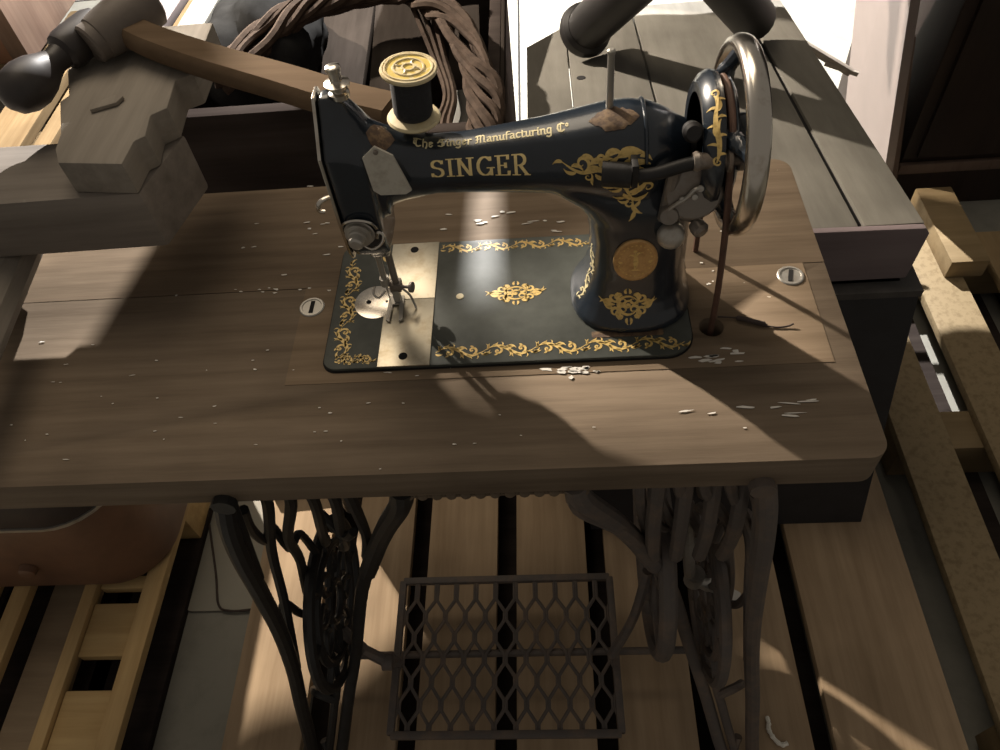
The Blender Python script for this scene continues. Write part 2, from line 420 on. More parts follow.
# rear cross brace
m = MB()
for z0, z1 in ((.76, .30), (.30, .76)): m.tube(spline([(-.09, .2, z0), (.06, .21, lerp(z0, z1, .38)), (.165, .215, .53), (.27, .21, lerp(z0, z1, .62)), (.42, .2, z1)], 6), .009, 8)
m.build('cross_brace', 'rustiron', tab)
# treadle plate
TX0, TX1, TY0, TY1, TZ = -.045, .312, -.192, .058, .232
m = MB()
for a, b in (((TX0, TY0), (TX1, TY0)), ((TX0, TY1), (TX1, TY1)), ((TX0, TY0), (TX0, TY1)), ((TX1, TY0), (TX1, TY1))):
    m.beam((a[0], a[1], TZ), (b[0], b[1], TZ), .012, .012, bev=.003)
nc = 21; dx = (TX1-TX0)/nc; per = (TY1-TY0)/3.5
for i in range(nc+1):
    x = TX0+dx*i; sg = 1 if i % 2 else -1; pts = []; n = 6
    y = TY0
    seq = [(0, 1), (.22, 1), (.5, -1), (.72, -1), (1, 1)]
    for r in range(4):
        for t, v in seq[:-1]:
            if (r+t)*per < TY1-TY0: pts.append((min(max(x+sg*v*dx*.40, TX0), TX1), TY0+(r+t)*per, TZ))
    pts.append((pts[-1][0], TY1, TZ))
    m.tube(pts, .0032, 6)
tr = m.build('treadle', 'rustiron', tab); tr['label'] = 'openwork foot treadle with honeycomb lattice'
m = MB(); m.tube([(-.16, -.065, .222), (.49, -.065, .222)], .006, 10)
m.tube([(-.113, -.062, .34), (-.075, -.092, .33), (-.046, -.1, .30), (-.040, -.085, .25)], .009, 8)
m.lathe([(-.008, .013), (.008, .013)], (-.044, -.1, .30), (1, 0, 0), 12)
m.build('pivot_rod', 'rustiron', tab)
# fly wheel, its bracket and the pitman rod
m = MB(); c = Vector((.365, .015, .45))
m.ring(c, .15, .012, 'X', 48, 10); m.ring(c, .028, .012, 'X', 24, 8)
for k in range(6):
    a = 2*pi*k/6+.3; m.tube(spline([c+Vector((0, cos(a)*.028, sin(a)*.028)), c+Vector((0, cos(a+.25)*.09, sin(a+.25)*.09)), c+Vector((0, cos(a)*.15, sin(a)*.15))], 5), .007, 8)
m.build('fly_wheel', 'rustiron', tab)
m = MB(); m.tube([(.345, .015, .45), (.46, .015, .45)], .008, 10)
m.beam((.412, -.033, .45), (.479, -.059, .42), .02, .012, bev=.003); m.lathe([(-.012, .014), (.012, .014)], (.418, -.035, .447), (0, 0, 1), 14)
m.tube(spline([(.39, -.03, .62), (.40, -.045, .53), (.412, -.033, .45)], 5), .008, 8)
m.build('bearing_bracket', 'steel', tab)
m = MB(); m.tube(spline([(.352, -.03, .46), (.335, -.06, .36), (.305, -.08, .25)], 6), .0075, 8); m.build('pitman_rod', 'rustiron', tab)
m = MB()
for k in range(4): m.tube(spline([(.33+.03*k, -.09+.012*k, .86), (.335+.03*k, -.085, .72), (.345+.028*k, -.07, .60)], 5), .009, 8)
m.tube(spline([(.253, -.102, .86), (.253, -.102, .80), (.305, -.082, .70), (.347, -.053, .55)], 6), .011, 8)
m.build('dress_guard', 'rustiron', tab)

# ================================================================ sewing machine
sm = thing('sewing_machine', (.185, .089, T), 'black antique sewing machine with gold scroll decals and gold lettering on the wooden table', 'sewing machine')
BZ = T+.0055
m = MB(); m.prism(rrect(0, 0, .371, .178, [.02, .012, .014, .028], 8), XYZ, T+.0008, BZ, .0018)
m.build('bed', 'bed', sm, ang=50)
m = MB(); m.prism(rrect(-.0012, -.0012, .3722, .1792, [.021, .013, .015, .029], 8), XYZ, T+.0003, T+.0022)
m.build('bed_gasket', 'hole', sm)
# arm, head and pillar as one casting: overlapping lofts fused by a voxel remesh
def sup(cx, cy, a, b, fn, e=2.0, n=28):
    out = []
    for k in range(n):
        t = 2*pi*k/n; c_, s_ = cos(t), sin(t)
        out.append(fn(cx+a*math.copysign(abs(c_)**(2/e), c_), cy+b*math.copysign(abs(s_)**(2/e), s_)))
    return out
m = MB()
arm = [(.062, .09, .182, .030, .046), (.085, .09, .1815, .029, .042), (.105, .09, .1795, .0265, .033), (.135, .09, .1785, .0245, .0255), (.165, .09, .1785, .0255, .0262), (.2, .09, .1795, .0285, .029),
       (.235, .09, .1805, .032, .0325), (.262, .09, .1800, .036, .038), (.285, .09, .179, .0395, .0435), (.305, .09, .177, .0415, .0465), (.322, .09, .177, .0395, .0435), (.336, .09, .1785, .033, .036), (.346, .09, .18, .026, .028), (.356, .09, .181, .021, .022)]
m.loft([sup(y, T+z, a, b, lambda u, v, x=x: Vector((x, u, v)), 2.15) for x, y, z, a, b in arm])
pil = [(.001, .314, .062, .088, .060), (.008, .3145, .0605, .088, .0585), (.018, .316, .055, .089, .053), (.032, .3175, .050, .09, .048), (.055, .319, .047, .09, .0445), (.09, .319, .0465, .09, .0425), (.118, .3165, .0485, .09, .041), (.135, .311, .0545, .09, .0405), (.15, .300, .066, .09, .038), (.165, .29, .08, .09, .034)]
m.loft([sup(cx, cy, a, b, lambda u, v, z=z: Vector((u, v, T+.004+z)), 2.5) for z, cx, a, cy, b in pil])
head = [(.064, .098), (.113, .094), (.120, .108), (.122, .15), (.123, .212), (.112, .232), (.101, .252), (.087, .252), (.073, .234), (.056, .214), (.055, .15), (.057, .112)]
def hd(x, k):
    return [Vector((x, y, T+(z if z < .2 else .2+(z-.2)*k))) for y, z in head]
m.loft([hd(.0485, 1), hd(.060, 1), hd(.068, .92), hd(.076, .72), hd(.083, .5)])
# web between head and arm
m.loft([sup(.09, T+.135, .026, .055, lambda u, v, x=x: Vector((x, u, v)), 3) for x in (.06, .078)])
m.loft([sup(.09, T+.172, .0275, .038, lambda u, v, x=x: Vector((x, u, v)), 3) for x in (.07, .092)])
bm = m.bm; bmesh.ops.recalc_face_normals(bm, faces=bm.faces)
tmp = bpy.data.meshes.new('arm'); bm.to_mesh(tmp); bm.free()
armo = bpy.data.objects.new('arm', tmp); COL.objects.link(armo)
md = armo.modifiers.new('r', 'REMESH'); md.mode = 'VOXEL'; md.voxel_size = .0021
md = armo.modifiers.new('s', 'SMOOTH'); md.iterations = 10; md.factor = .5
bpy.context.view_layer.update()
dg = bpy.context.evaluated_depsgraph_get()
me = bpy.data.meshes.new_from_object(armo.evaluated_get(dg)); me.name = 'arm'
for p in me.polygons: p.use_smooth = True
BV = BVHTree.FromPolygons([v.co.copy() for v in me.vertices], [tuple(p.vertices) for p in me.polygons])
off = wpos(sm)
armo.modifiers.clear(); armo.data = me
for v in me.vertices: v.co -= off
me.materials.clear(); me.materials.append(M['japan']); armo.parent = sm; armo.location = (0, 0, 0)

# ---- decals: ribbons laid on a surface through a mapping (u, v) -> point
def on_bed(u, v): return Vector((u, v, BZ+.0004)), Vector((0, 0, 1))
def on_arm(u, v):                                  # u along the arm, v angle in radians measured from the front towards the top
    d = Vector((0, -cos(v), sin(v))); c = Vector((u, .09, T+.179))
    h, nrm, i, dist = BV.ray_cast(c+d*.2, -d)
    if h is None: return c+d*.03, d
    if nrm.dot(d) < 0: nrm = -nrm
    return h+nrm*.0005, nrm
def on_front(u, v):                                # straight back onto the front of the casting
    h, nrm, i, dist = BV.ray_cast(Vector((u, -.3, T+v)), Vector((0, 1, 0)))
    if h is None: return Vector((u, .045, T+v)), Vector((0, -1, 0))
    if nrm.y > 0: nrm = -nrm
    return h+nrm*.0005, nrm
def on_left(u, v):                                 # from the left onto the pillar's side: u = depth, v = height
    h, nrm, i, dist = BV.ray_cast(Vector((.15, u, T+v)), Vector((1, 0, 0)))
    if h is None: return Vector((.27, u, T+v)), Vector((-1, 0, 0))
    return h+nrm*(.0005 if nrm.x < 0 else -.0005), nrm
def ribbon(mb, pts, ws, mp, maxseg=.0022, lift=0):
    # resample
    P = [Vector((p[0], p[1])) for p in pts]
    L, R = [], []
    for i in range(len(P)):
        d = P[min(i+1, len(P)-1)]-P[max(i-1, 0)]
        if d.length < 1e-9: d = Vector((1, 0))
        d.normalize(); n = Vector((-d.y, d.x)); w = ws[i]/2
        a, na = mp(*(P[i]+n*w)); b, nb = mp(*(P[i]-n*w))
        L.append(mb.bm.verts.new(a+na*lift)); R.append(mb.bm.verts.new(b+nb*lift))
    for i in range(len(P)-1):
        try: mb.bm.faces.new([L[i], L[i+1], R[i+1], R[i]])
        except ValueError: pass
def spiral(c, r, turns, a0, sgn=1, n=18, r1=.12):
    return [(c[0]+r*lerp(1, r1, k/n)*cos(a0+sgn*turns*2*pi*k/n), c[1]+r*lerp(1, r1, k/n)*sin(a0+sgn*turns*2*pi*k/n)) for k in range(n+1)]
def taper(n, w, p=.35, e=.18): return [w*max(e, sin(pi*min(1, max(0, (k/(n-1))**p)))) for k in range(n)]
class Orn:
    """a scroll ornament drawn in its own plane and laid on through xf and mp"""
    def __init__(s, mb, mp, xf): s.mb, s.mp, s.xf = mb, mp, xf
    def rib(s, pts, w, p=.6):
        q = [s.xf(*a) for a in pts]; ribbon(s.mb, [(a[0], a[1]) for a in q], [x*s.xf.k for x in taper(len(pts), w, p)], s.mp)
    def curl(s, x, y, r, a0, sg=1, w=None, turns=1.15):
        w = w or r*.42
        s.rib(spiral((x, y), r, turns, radians(a0), sg), w, .5)
    def leaf(s, x, y, a, L, bend=0, w=None):
        w = w or L*.26; a = radians(a); n = 8; pts = []
        for k in range(n+1):
            t = k/n; b = a+bend*(t-.3); pts.append((x+L*t*cos(b), y+L*t*sin(b)))
        s.rib(pts, w, .75)
    def dot(s, x, y, r):
        s.rib([(x-r, y), (x-r*.4, y), (x+r*.4, y), (x+r, y)], r*1.6, 1)
def XF(ox, oy, ang=0, k=1.0, flip=1, mx=1):
    c, sn = cos(radians(ang)), sin(radians(ang))
    def f(x, y): x *= mx; y *= flip; return (ox+k*(x*c-y*sn), oy+k*(x*sn+y*c))
    f.k = k; return f
def border(mb, mp, x0, y0, x1, y1, h, flip=1):
    L = math.hypot(x1-x0, y1-y0); ang = math.degrees(math.atan2(y1-y0, x1-x0)); n = max(2, round(L/(h*2.9))); per = L/n
    xf = XF(x0, y0, ang, 1, flip)
    o = Orn(mb, mp, xf)
    wave = [(L*k/(n*12), h*.36*sin(pi*k/6)) for k in range(n*12+1)]
    for i in range(n):
        seg = wave[i*12:(i+1)*12+1]
        o.rib(seg, h*.22, 1)
        b = i*per
        o.curl(b+per*.27, -h*.05, h*.30, 95, -1, h*.15); o.curl(b+per*.75, h*.05, h*.30, -85, 1, h*.15)
        for (fx, y, a, Ln, bd) in ((.05, .05, 60, .42, .9), (.42, .18, 35, .42, -.9), (.5, -.0, -55, .45, -.8), (.93, -.2, -35, .42, .9), (.15, .36, 10, .4, .6), (.63, -.36, -10, .4, -.6), (.36, .36, 60, .24, 1), (.86, -.36, -60, .24, -1), (.2, -.38, 20, .34, .8), (.7, .4, -15, .34, -.8), (.0, -.12, -40, .4, .9), (.47, .3, 10, .5, -.7), (.55, .12, 150, .36, .8), (.97, -.3, 10, .5, .7), (.1, .2, 120, .3, -.8), (.58, -.22, -120, .3, .8), (.3, .2, 20, .34, -.9), (.8, -.2, -20, .34, .9)):
            o.leaf(b+per*fx, h*y, a, h*Ln*1.1, bd, h*Ln*.36)
        o.dot(b+per*.27, -h*.05, h*.07); o.dot(b+per*.75, h*.05, h*.07)
def medal(mb, mp, xf, w, h):
    o = Orn(mb, mp, xf); W, H = w/2, h/2
    o.rib([(W*.34*cos(t*pi/9), H*.55*sin(t*pi/9)) for t in range(19)], h*.09, 1)
    for sx in (1, -1):
        for sy in (1, -1):
            o.curl(sx*W*.18, sy*H*.28, H*.34, 90*sy, -sx*sy, H*.17)
            o.curl(sx*W*.46, sy*H*.42, H*.30, 200 if sx > 0 else -20, sx*sy, H*.16)
            o.leaf(sx*W*.55, sy*H*.12, (0 if sx > 0 else 180)+sx*sy*28, W*.30, -sx*sy*1.1, H*.22)
            o.leaf(sx*W*.2, sy*H*.62, (0 if sx > 0 else 180)+sx*sy*30, W*.26, -sx*sy*1.3, H*.2)
            o.leaf(sx*W*.05, sy*H*.72, 90*sy-sx*sy*28, H*.34, sx*sy*.8, H*.16)
            o.leaf(sx*W*.34, sy*H*.3, (0 if sx > 0 else 180)+sx*sy*55, H*.5, sx*sy*.9, H*.18)
        o.leaf(sx*W*.45, 0, 0 if sx > 0 else 180, W*.55, .35*sx, H*.2)
        o.leaf(sx*W*.7, H*.1, 10 if sx > 0 else 170, W*.28, .8, H*.14)
    o.dot(0, 0, H*.13); o.curl(0, 0, H*.3, 0, 1, H*.14, 1.3)
def deco(name, fn, mat='gold', lab='gold scroll decal'):
    mb = MB(); fn(mb)
    for f in mb.bm.faces: f.normal_update()
    o = link(name, mb.bm, mat, sm, False); o['label'] = lab; return o
deco('border_decal', lambda mb: border(mb, on_bed, .115, .0155, .362, .0155, .0165))
deco('border_decal', lambda mb: border(mb, on_bed, .112, .1655, .275, .1655, .0135))
deco('border_decal', lambda mb: (border(mb, on_bed, .0165, .015, .0165, .150, .0175, -1), border(mb, on_bed, .012, .0115, .050, .0115, .012)))
deco('border_decal', lambda mb: border(mb, on_bed, .335, .16, .362, .16, .010))
deco('corner_decal', lambda mb: (Orn(mb, on_bed, XF(.047, .165)).curl(0, 0, .005, 0, 1, .003), Orn(mb, on_bed, XF(.047, .158)).leaf(0, 0, -60, .016, .6, .004)))
deco('bed_medallion_decal', lambda mb: medal(mb, on_bed, XF(.196, .0925), .066, .032))
deco('pillar_medallion_decal', lambda mb: medal(mb, on_front, XF(.308, .0345, 3), .056, .036))
def f2(mb):                                      # big scroll on the arm's right shoulder
    o = Orn(mb, on_front, XF(.2925, .186, 0, 1.0))
    stem = spline([(-.045, .009, 0), (-.03, .001, 0), (-.012, .004, 0), (.002, -.006, 0), (.012, -.024, 0), (.017, -.042, 0)], 7)
    o.rib([(p.x, p.y) for p in stem], .0042, .8)
    o.rib([(p.x, p.y) for p in spline([(-.006, .012, 0), (.0, .006, 0), (.003, -.004, 0), (.010, -.015, 0)], 7)], .007, .8)
    for (x, y, r, a, sg) in ((-.029, .0085, .0072, -90, 1), (-.014, .012, .005, -60, 1), (-.024, -.003, .004, 60, -1), (.026, -.015, .0058, 180, -1), (.012, -.033, .0045, 90, 1), (-.01, -.008, .0048, 40, -1), (.02, -.004, .004, 200, -1), (.005, .017, .004, -40, 1)):
        o.curl(x, y, r, a, sg, r*.42)
    for (x, y, a, L, b) in ((-.045, .009, 160, .008, .8), (-.022, .008, 40, .014, -1), (-.010, .014, 45, .014, -.9), (.0, .014, 30, .02, -.6), (-.018, .0, -50, .012, .9), (-.010, -.002, -70, .014, .8), (.0, -.005, -100, .012, -.8),
                            (.006, -.012, 20, .02, .7), (.010, -.018, 5, .018, .9), (.013, -.028, -10, .014, .9), (.014, -.034, -70, .012, .6), (.016, -.04, -95, .011, -.4), (.004, -.014, -130, .010, -.9), (.008, -.024, -140, .010, -.9),
                            (.004, .004, 60, .016, -.9), (.008, .0, 40, .016, -1), (-.034, .001, 200, .010, -.9), (-.020, -.004, -110, .007, .5), (-.013, -.010, -40, .010, .9), (.012, .008, 20, .014, -.6), (.018, .014, 10, .010, -.8), (-.030, .012, 30, .012, -1.1), (-.026, .003, 20, .016, -.8), (-.004, .002, 100, .014, -.9), (.000, -.002, 0, .018, .9), (-.006, -.006, -60, .014, .9), (.006, -.02, -60, .014, .8), (.012, -.022, 30, .012, .9), (.011, -.030, -150, .009, -.9), (-.014, .006, 80, .012, -1.2), (.009, .012, 60, .010, -1), (-.002, -.009, 10, .016, .8), (-.038, .006, 20, .010, -1), (.015, -.036, 20, .009, .9)):
        o.leaf(x, y, a, L*1.08, b, L*.36)
deco('shoulder_scroll_decal', f2)
deco('pillar_side_decal', lambda mb: border(mb, on_left, .072, .018, .072, .085, .011), 'palegold')

# lettering: a broad nib drawn along strokes
def nib(mb, strokes, mp, xf, nx, ny, step=.16):
    for st in strokes:
        P = [Vector(p) for p in st]
        Q = []
        for a, b in zip(P[:-1], P[1:]):
            n = max(1, int((b-a).length/step))
            for k in range(n): Q.append(a.lerp(b, k/n))
        Q.append(P[-1])
        def corner(p):
            return [mp(*xf(p.x+dx, p.y+dy)) for dx, dy in ((-nx/2, -ny/2), (nx/2, -ny/2), (nx/2, ny/2), (-nx/2, ny/2))]
        C_ = [[mb.bm.verts.new(a+b*.00002*i) for i, (a, b) in enumerate(corner(p))] for p in Q]
        for c in C_: mb.bm.faces.new(c)
        for c, d in zip(C_[:-1], C_[1:]):
            for i in range(4):
                j = (i+1) % 4
                try: mb.bm.faces.new([c[i], c[j], d[j], d[i]])
                except ValueError: pass
def arc(cx, cy, rx, ry, a0, a1, n=12): return [(cx+rx*cos(radians(lerp(a0, a1, k/n))), cy+ry*sin(radians(lerp(a0, a1, k/n)))) for k in range(n+1)]
ROMAN = {
 'S': (.62, [arc(.30, .74, .24, .21, 35, 270)+arc(.30, .27, .26, .25, 90, -145), [(.53, .78), (.53, .92)], [(.05, .22), (.05, .05)]]),
 'I': (.32, [[(.15, .04), (.15, .96)], [(.02, .02), (.28, .02)], [(.02, .98), (.28, .98)]]),
 'N': (.82, [[(.12, .04), (.12, .96)], [(.12, .96), (.64, .05)], [(.66, .04), (.66, .96)], [(.0, .98), (.2, .98)], [(.02, .02), (.24, .02)], [(.55, .98), (.78, .98)]]),
 'G': (.80, [arc(.40, .5, .34, .48, 42, 330), [(.70, .04), (.70, .42)], [(.55, .43), (.80, .43)], [(.66, .80), (.66, .95)]]),
 'E': (.66, [[(.12, .04), (.12, .96)], [(.0, .98), (.56, .98), (.56, .82)], [(.12, .52), (.44, .52)], [(.44, .42), (.44, .62)], [(.0, .02), (.58, .02), (.60, .22)]]),
 'R': (.76, [[(.12, .04), (.12, .96)], [(.0, .98), (.3, .98)]+arc(.32, .74, .24, .24, 90, -90)+[(.14, .50)], [(.34, .48), (.64, .04)], [(.0, .02), (.26, .02)], [(.58, .02), (.74, .02)]]),
}
def f3(mb):
    h = .0165; x = 0; w = sum(ROMAN[c][0] for c in 'SINGER')+.16*5; x0, x1 = .1355, .2195; k = (x1-x0)/w
    for ch in 'SINGER':
        adv, st = ROMAN[ch]
        def xf(u, v, x=x): return (x0+(x+u)*k, .155+v*h/.028)
        nib(mb, st, on_arm, xf, .15, .06); x += adv+.16
f3o = deco('maker_lettering', f3, 'brightgold', 'gold capital lettering')
BLACK = {
 'T': (.8, [[(.1, .9), (.35, .98), (.7, .9)], [(.42, .95), (.3, .7), (.3, .2), (.45, .02), (.7, .15)], [(.15, .75), (.1, .4), (.2, .3)]]),
 'h': (.58, [[(.12, 1.0), (.12, .02)], [(.12, .5), (.32, .66), (.45, .5), (.45, .1), (.36, -.12)]]),
 'e': (.5, [[(.38, .2), (.25, .02), (.1, .14), (.1, .5), (.26, .66), (.4, .52), (.14, .32)]]),
 'S': (.8, [[(.68, .85), (.45, .98), (.2, .85), (.22, .65), (.6, .4), (.62, .15), (.38, .0), (.1, .12)], [(.45, .98), (.45, .02)], [(.05, .5), (.2, .72)]]),
 'i': (.3, [[(.05, .58), (.14, .64), (.14, .08), (.24, .02)], [(.14, .84), (.18, .9)]]),
 'n': (.58, [[(.04, .58), (.13, .64), (.13, .02)], [(.13, .5), (.32, .66), (.44, .52), (.44, .08), (.54, .02)]]),
 'g': (.55, [[(.42, .62), (.22, .66), (.1, .5), (.1, .16), (.24, .04), (.42, .16)], [(.42, .64), (.42, -.2), (.24, -.32), (.06, -.22)]]),
 'r': (.44, [[(.04, .58), (.13, .64), (.13, .02)], [(.13, .48), (.28, .66), (.4, .56)]]),
 'M': (1.0, [[(.05, .8), (.2, .96), (.2, .1), (.06, .02)], [(.2, .9), (.42, .98), (.48, .86), (.48, .02)], [(.48, .86), (.7, .98), (.8, .86), (.8, .1), (.92, .02)], [(.1, .4), (.3, .5)]]),
 'a': (.55, [[(.1, .6), (.26, .66), (.40, .56), (.40, .1), (.5, .02)], [(.40, .38), (.18, .34), (.1, .2), (.18, .04), (.38, .12)]]),
 'u': (.58, [[(.04, .6), (.13, .64), (.13, .14), (.26, .02), (.44, .14)], [(.44, .64), (.44, .1), (.54, .02)]]),
 'f': (.4, [[(.4, .98), (.24, 1.0), (.15, .85), (.15, .0)], [(.02, .62), (.34, .62)]]),
 'c': (.46, [[(.4, .56), (.24, .66), (.1, .5), (.1, .16), (.24, .02), (.4, .12)]]),
 't': (.4, [[(.16, .86), (.16, .12), (.26, .02), (.38, .1)], [(.02, .62), (.34, .62)]]),
 'C': (.8, [[(.7, .8), (.45, .98), (.18, .8), (.12, .4), (.26, .08), (.5, .0), (.72, .18)], [(.4, .9), (.4, .1)]]),
 'o': (.42, [[(.1, .5), (.24, .66), (.38, .5), (.38, .16), (.24, .02), (.1, .16), (.1, .5)]]),
 ' ': (.34, []),
}
def f4(mb):
    x = 0; h = .0088
    txt = 'The Singer Manufacturing C'; w = sum(BLACK[c][0] for c in txt)+.4; x0, x1 = .121, .2545; k = (x1-x0)/w
    for ch in txt:
        adv, st = BLACK[ch]
        def xf(u, v, x=x):
            px = x0+(x+u)*k; r = .027+max(0, px-.135)*.075
            return (px, 1.18+v*h/r)
        nib(mb, st, on_arm, xf, .13, .10); x += adv
    def xf2(u, v): return (x0+(x+u*.6+.02)*k, 1.18+(.45+v*.6)*h/.036)
    nib(mb, BLACK['o'][1], on_arm, xf2, .16, .12)
deco('company_lettering', f4, 'palegold', 'pale gold blackletter line along the arm top')

# ---- fittings
m = MB(); fp = [(y+(.0015 if y > .09 else -.0015), T+z+(.0015 if z > .2 else -.0015)) for y, z in head]
m.prism(fp, YZX, .0452, .0482, .0006); fpo = m.build('face_plate', 'chrome', sm)
m = MB(); m.prism([(.079, T+.222), (.1, T+.222), (.09, T+.246)], YZX, .0442, .0452)
m.build('guide_plate', 'steel', fpo)
for zz in (.118, .20):
    m = MB(); m.lathe([(0, .004), (.0015, .0036), (.002, .001)], (.0452, .09, T+zz), (-1, 0, 0), 12); m.build('screw', 'steel', fpo)
# presser regulating screw on the head top
m = MB(); m.lathe([(0, .0085), (.004, .0085), (.005, .006), (.009, .0062), (.010, .0105), (.0125, .0108), (.0135, .0075), (.0145, .0052), (.0225, .0050), (.0235, .0062), (.0265, .0062), (.0278, .004)], (.067, .094, T+.248), (0, 0, 1), 24)
m.build('presser_regulating_screw', 'chrome', sm)
# take-up lever and thread guide on the left
m = MB(); m.tube(spline([(.047, .07, T+.165), (.040, .062, T+.170), (.033, .058, T+.168), (.031, .058, T+.160), (.036, .058, T+.158)], 5), .0022, 8)
m.build('take_up_lever', 'chrome', sm)
# tension discs
tc = Vector((.0635, .0555, T+.137))
m = MB(); ax = (-.12, -1, 0)
m.lathe([(0, .006), (.003, .006), (.003, .0135), (.0042, .0142), (.0052, .0135), (.0055, .0105), (.0066, .0105), (.0075, .0125), (.0086, .0125), (.009, .0085), (.012, .0085), (.0125, .0068), (.019, .0066), (.0205, .0045), (.0205, .001)], tc, ax, 28)
to = m.build('tension_assembly', 'steel', sm)
m = MB(); m.tube(spline([tc+Vector((-.002, -.003, -.013)), tc+Vector((.008, -.008, -.016)), tc+Vector((.018, -.008, -.010)), tc+Vector((.021, -.006, -.002)), tc+Vector((.0165, -.005, .0005)), tc+Vector((.014, -.005, -.006))], 5), .0016, 8)
m.tube(spline([tc+Vector((-.016, .0, .002)), tc+Vector((-.012, -.004, .012)), tc+Vector((.0, -.006, .0165)), tc+Vector((.012, -.006, .013)), tc+Vector((.016, -.004, .004))], 5), .0013, 8)
m.build('check_spring', 'chrome', to)
# side cover plate near the spool
def plate_on(poly, mp, th, name, mat):
    mb = MB(); P = [mp(u, v) for u, v in poly]
    A = [mb.bm.verts.new(p-n*.001) for p, n in P]; B = [mb.bm.verts.new(p+n*th) for p, n in P]
    mb.bm.faces.new(B); mb.bm.faces.new(A[::-1]); k = len(A)
    for i in range(k): mb.bm.faces.new([A[i], A[(i+1) % k], B[(i+1) % k], B[i]])
    return mb.build(name, mat, sm)
def flatfront(y0):
    def f(u, v): return Vector((u, y0, T+v)), Vector((-.05, -1, .05))
    return f
pp = plate_on([(.0825, .214), (.0945, .2245), (.108, .2145), (.1175, .178), (.112, .1745), (.090, .175), (.0845, .1805)], flatfront(.0565), .0012, 'side_cover', 'cover')
m = MB(); m.lathe([(0, .0022), (.0012, .002), (.0016, .0005)], (.0948, .0550, T+.2195), (0, -1, 0), 10); m.build('screw', 'darksteel', pp)
# needle bar, presser bar, clamp, foot
m = MB(); m.lathe([(0, .0031), (.07, .0031)], (.062, .089, T+.035), (0, 0, 1), 12); m.lathe([(0, .0006), (.028, .0009)], (.062, .089, T+.008), (0, 0, 1), 8)
m.lathe([(0, .005), (.010, .005)], (.062, .089, T+.032), (0, 0, 1), 12)
m.build('needle_bar', 'steel', sm)
m = MB(); m.lathe([(0, .0037), (.075, .0037)], (.0725, .09, T+.022), (0, 0, 1), 12)
m.box((.066, .084, T+.024), (.078, .096, T+.034), bev=.001)
m.lathe([(0, .0018), (.012, .0018), (.012, .0055), (.015, .0058), (.0155, .004)], (.0765, .086, T+.031), (1, -.25, .1), 16)
pb = m.build('presser_bar', 'darksteel', sm)
m = MB(); m.box((.0675, .083, T+.010), (.0745, .092, T+.026), bev=.001); m.prism([(.060, .060), (.064, .058), (.0655, .082), (.0725, .082), (.074, .058), (.078, .060), (.077, .094), (.061, .094)], XYZ, T+.0072, T+.0092)
m.tube(spline([(.078, .088, T+.026), (.086, .082, T+.022), (.090, .078, T+.010), (.0905, .076, T+.0075)], 5), .0012, 6)
m.build('presser_foot', 'steel', pb)
m = MB(); m.tube(spline([(.052, .083, T+.036), (.050, .078, T+.030), (.055, .076, T+.026), (.062, .082, T+.030)], 5), .0011, 6); m.build('thread_guide', 'chrome', sm)
# needle plate and two slide plates
m = MB(); m.prism([(.0465+.0235*cos(radians(a)), .089+.0235*sin(radians(a))) for a in range(35, 326, 6)]+[(.066, .0755), (.066, .1025)], XYZ, BZ-.001, BZ+.0009, .0003)
npo = m.build('needle_plate', 'chrome', sm)
m = MB(); m.lathe([(0, .0026), (.0005, .0026)], (.0385, .089, BZ+.0009), (0, 0, 1), 14); m.lathe([(0, .0014), (.0005, .0014)], (.058, .089, BZ+.0009), (0, 0, 1), 10); m.build('needle_hole', 'hole', npo)
for y0, y1, lab in ((.0003, .0905, 'front brushed slide plate'), (.0912, .1775, 'rear brushed slide plate')):
    m = MB(); m.prism([(.0565, y0), (.1095, y0), (.1095, y1), (.0565, y1)], XYZ, BZ-.002, BZ+.0008, .0003)
    sp = m.build('slide_plate', 'brightsteel', sm); sp['label'] = lab
    m = MB(); yy = .0125 if y0 < .05 else .1665
    m.lathe([(0, .0046), (.0004, .0046)], (.082, yy, BZ+.0008), (0, 0, 1), 16); m.build('thumb_notch', 'hole', sp)
m = MB(); m.lathe([(0, .0042), (.0008, .004), (.001, .001)], (.1365, .0915, BZ), (0, 0, 1), 14); m.build('oil_hole_cap', 'bone', sm)
# spool pins
m = MB(); m.lathe([(0, .0032), (.052, .0028), (.054, .0034), (.0565, .0034), (.0575, .002)], (.288, .092, T+.216), (0, 0, 1), 12)
m.build('spool_pin', 'steel', sm)
m = MB(); m.lathe([(0, .009), (.010, .0085), (.011, .0026), (.05, .0026)], (.1225, .103, T+.2045), (.07, 0, 1), 16); m.build('spool_pin', 'steel', sm)
# rusty worn patch and raised rim behind the pin
def patch(us, v0, v1, seed, lab):
    rnd = random.Random(seed); mb = MB(); n = 14; cols = []
    for i in range(len(us)):
        e = 1-abs(2*i/(len(us)-1)-1)**2.2; jl = e*rnd.uniform(.7, 1); jr = e*rnd.uniform(.7, 1); mid = (v0+v1)/2; h = (v1-v0)/2
        cols.append([mb.bm.verts.new(on_arm(us[i], mid+h*(-jl+(jl+jr)*k/n))[0]) for k in range(n+1)])
    for p, q in zip(cols[:-1], cols[1:]):
        for k in range(n):
            try: mb.bm.faces.new([p[k], q[k], q[k+1], p[k+1]])
            except ValueError: pass
    link('worn_patch', mb.bm, 'rustpatch', sm)['label'] = lab
patch([.270+.0026*k for k in range(17)], 1.0, 1.62, 3, 'rusty worn patch around the spool pin')
patch([.084+.0028*k for k in range(9)], .95, 1.7, 5, 'rubbed brown patch behind the head')
m = MB(); pts = []
for k in range(18):
    a = radians(20+k*8.2); d = Vector((0, -cos(a), sin(a))); h, nrm, i, ds = BV.ray_cast(Vector((.316, .09, T+.179))+d*.2, -d)
    pts.append(h+nrm*.0006)
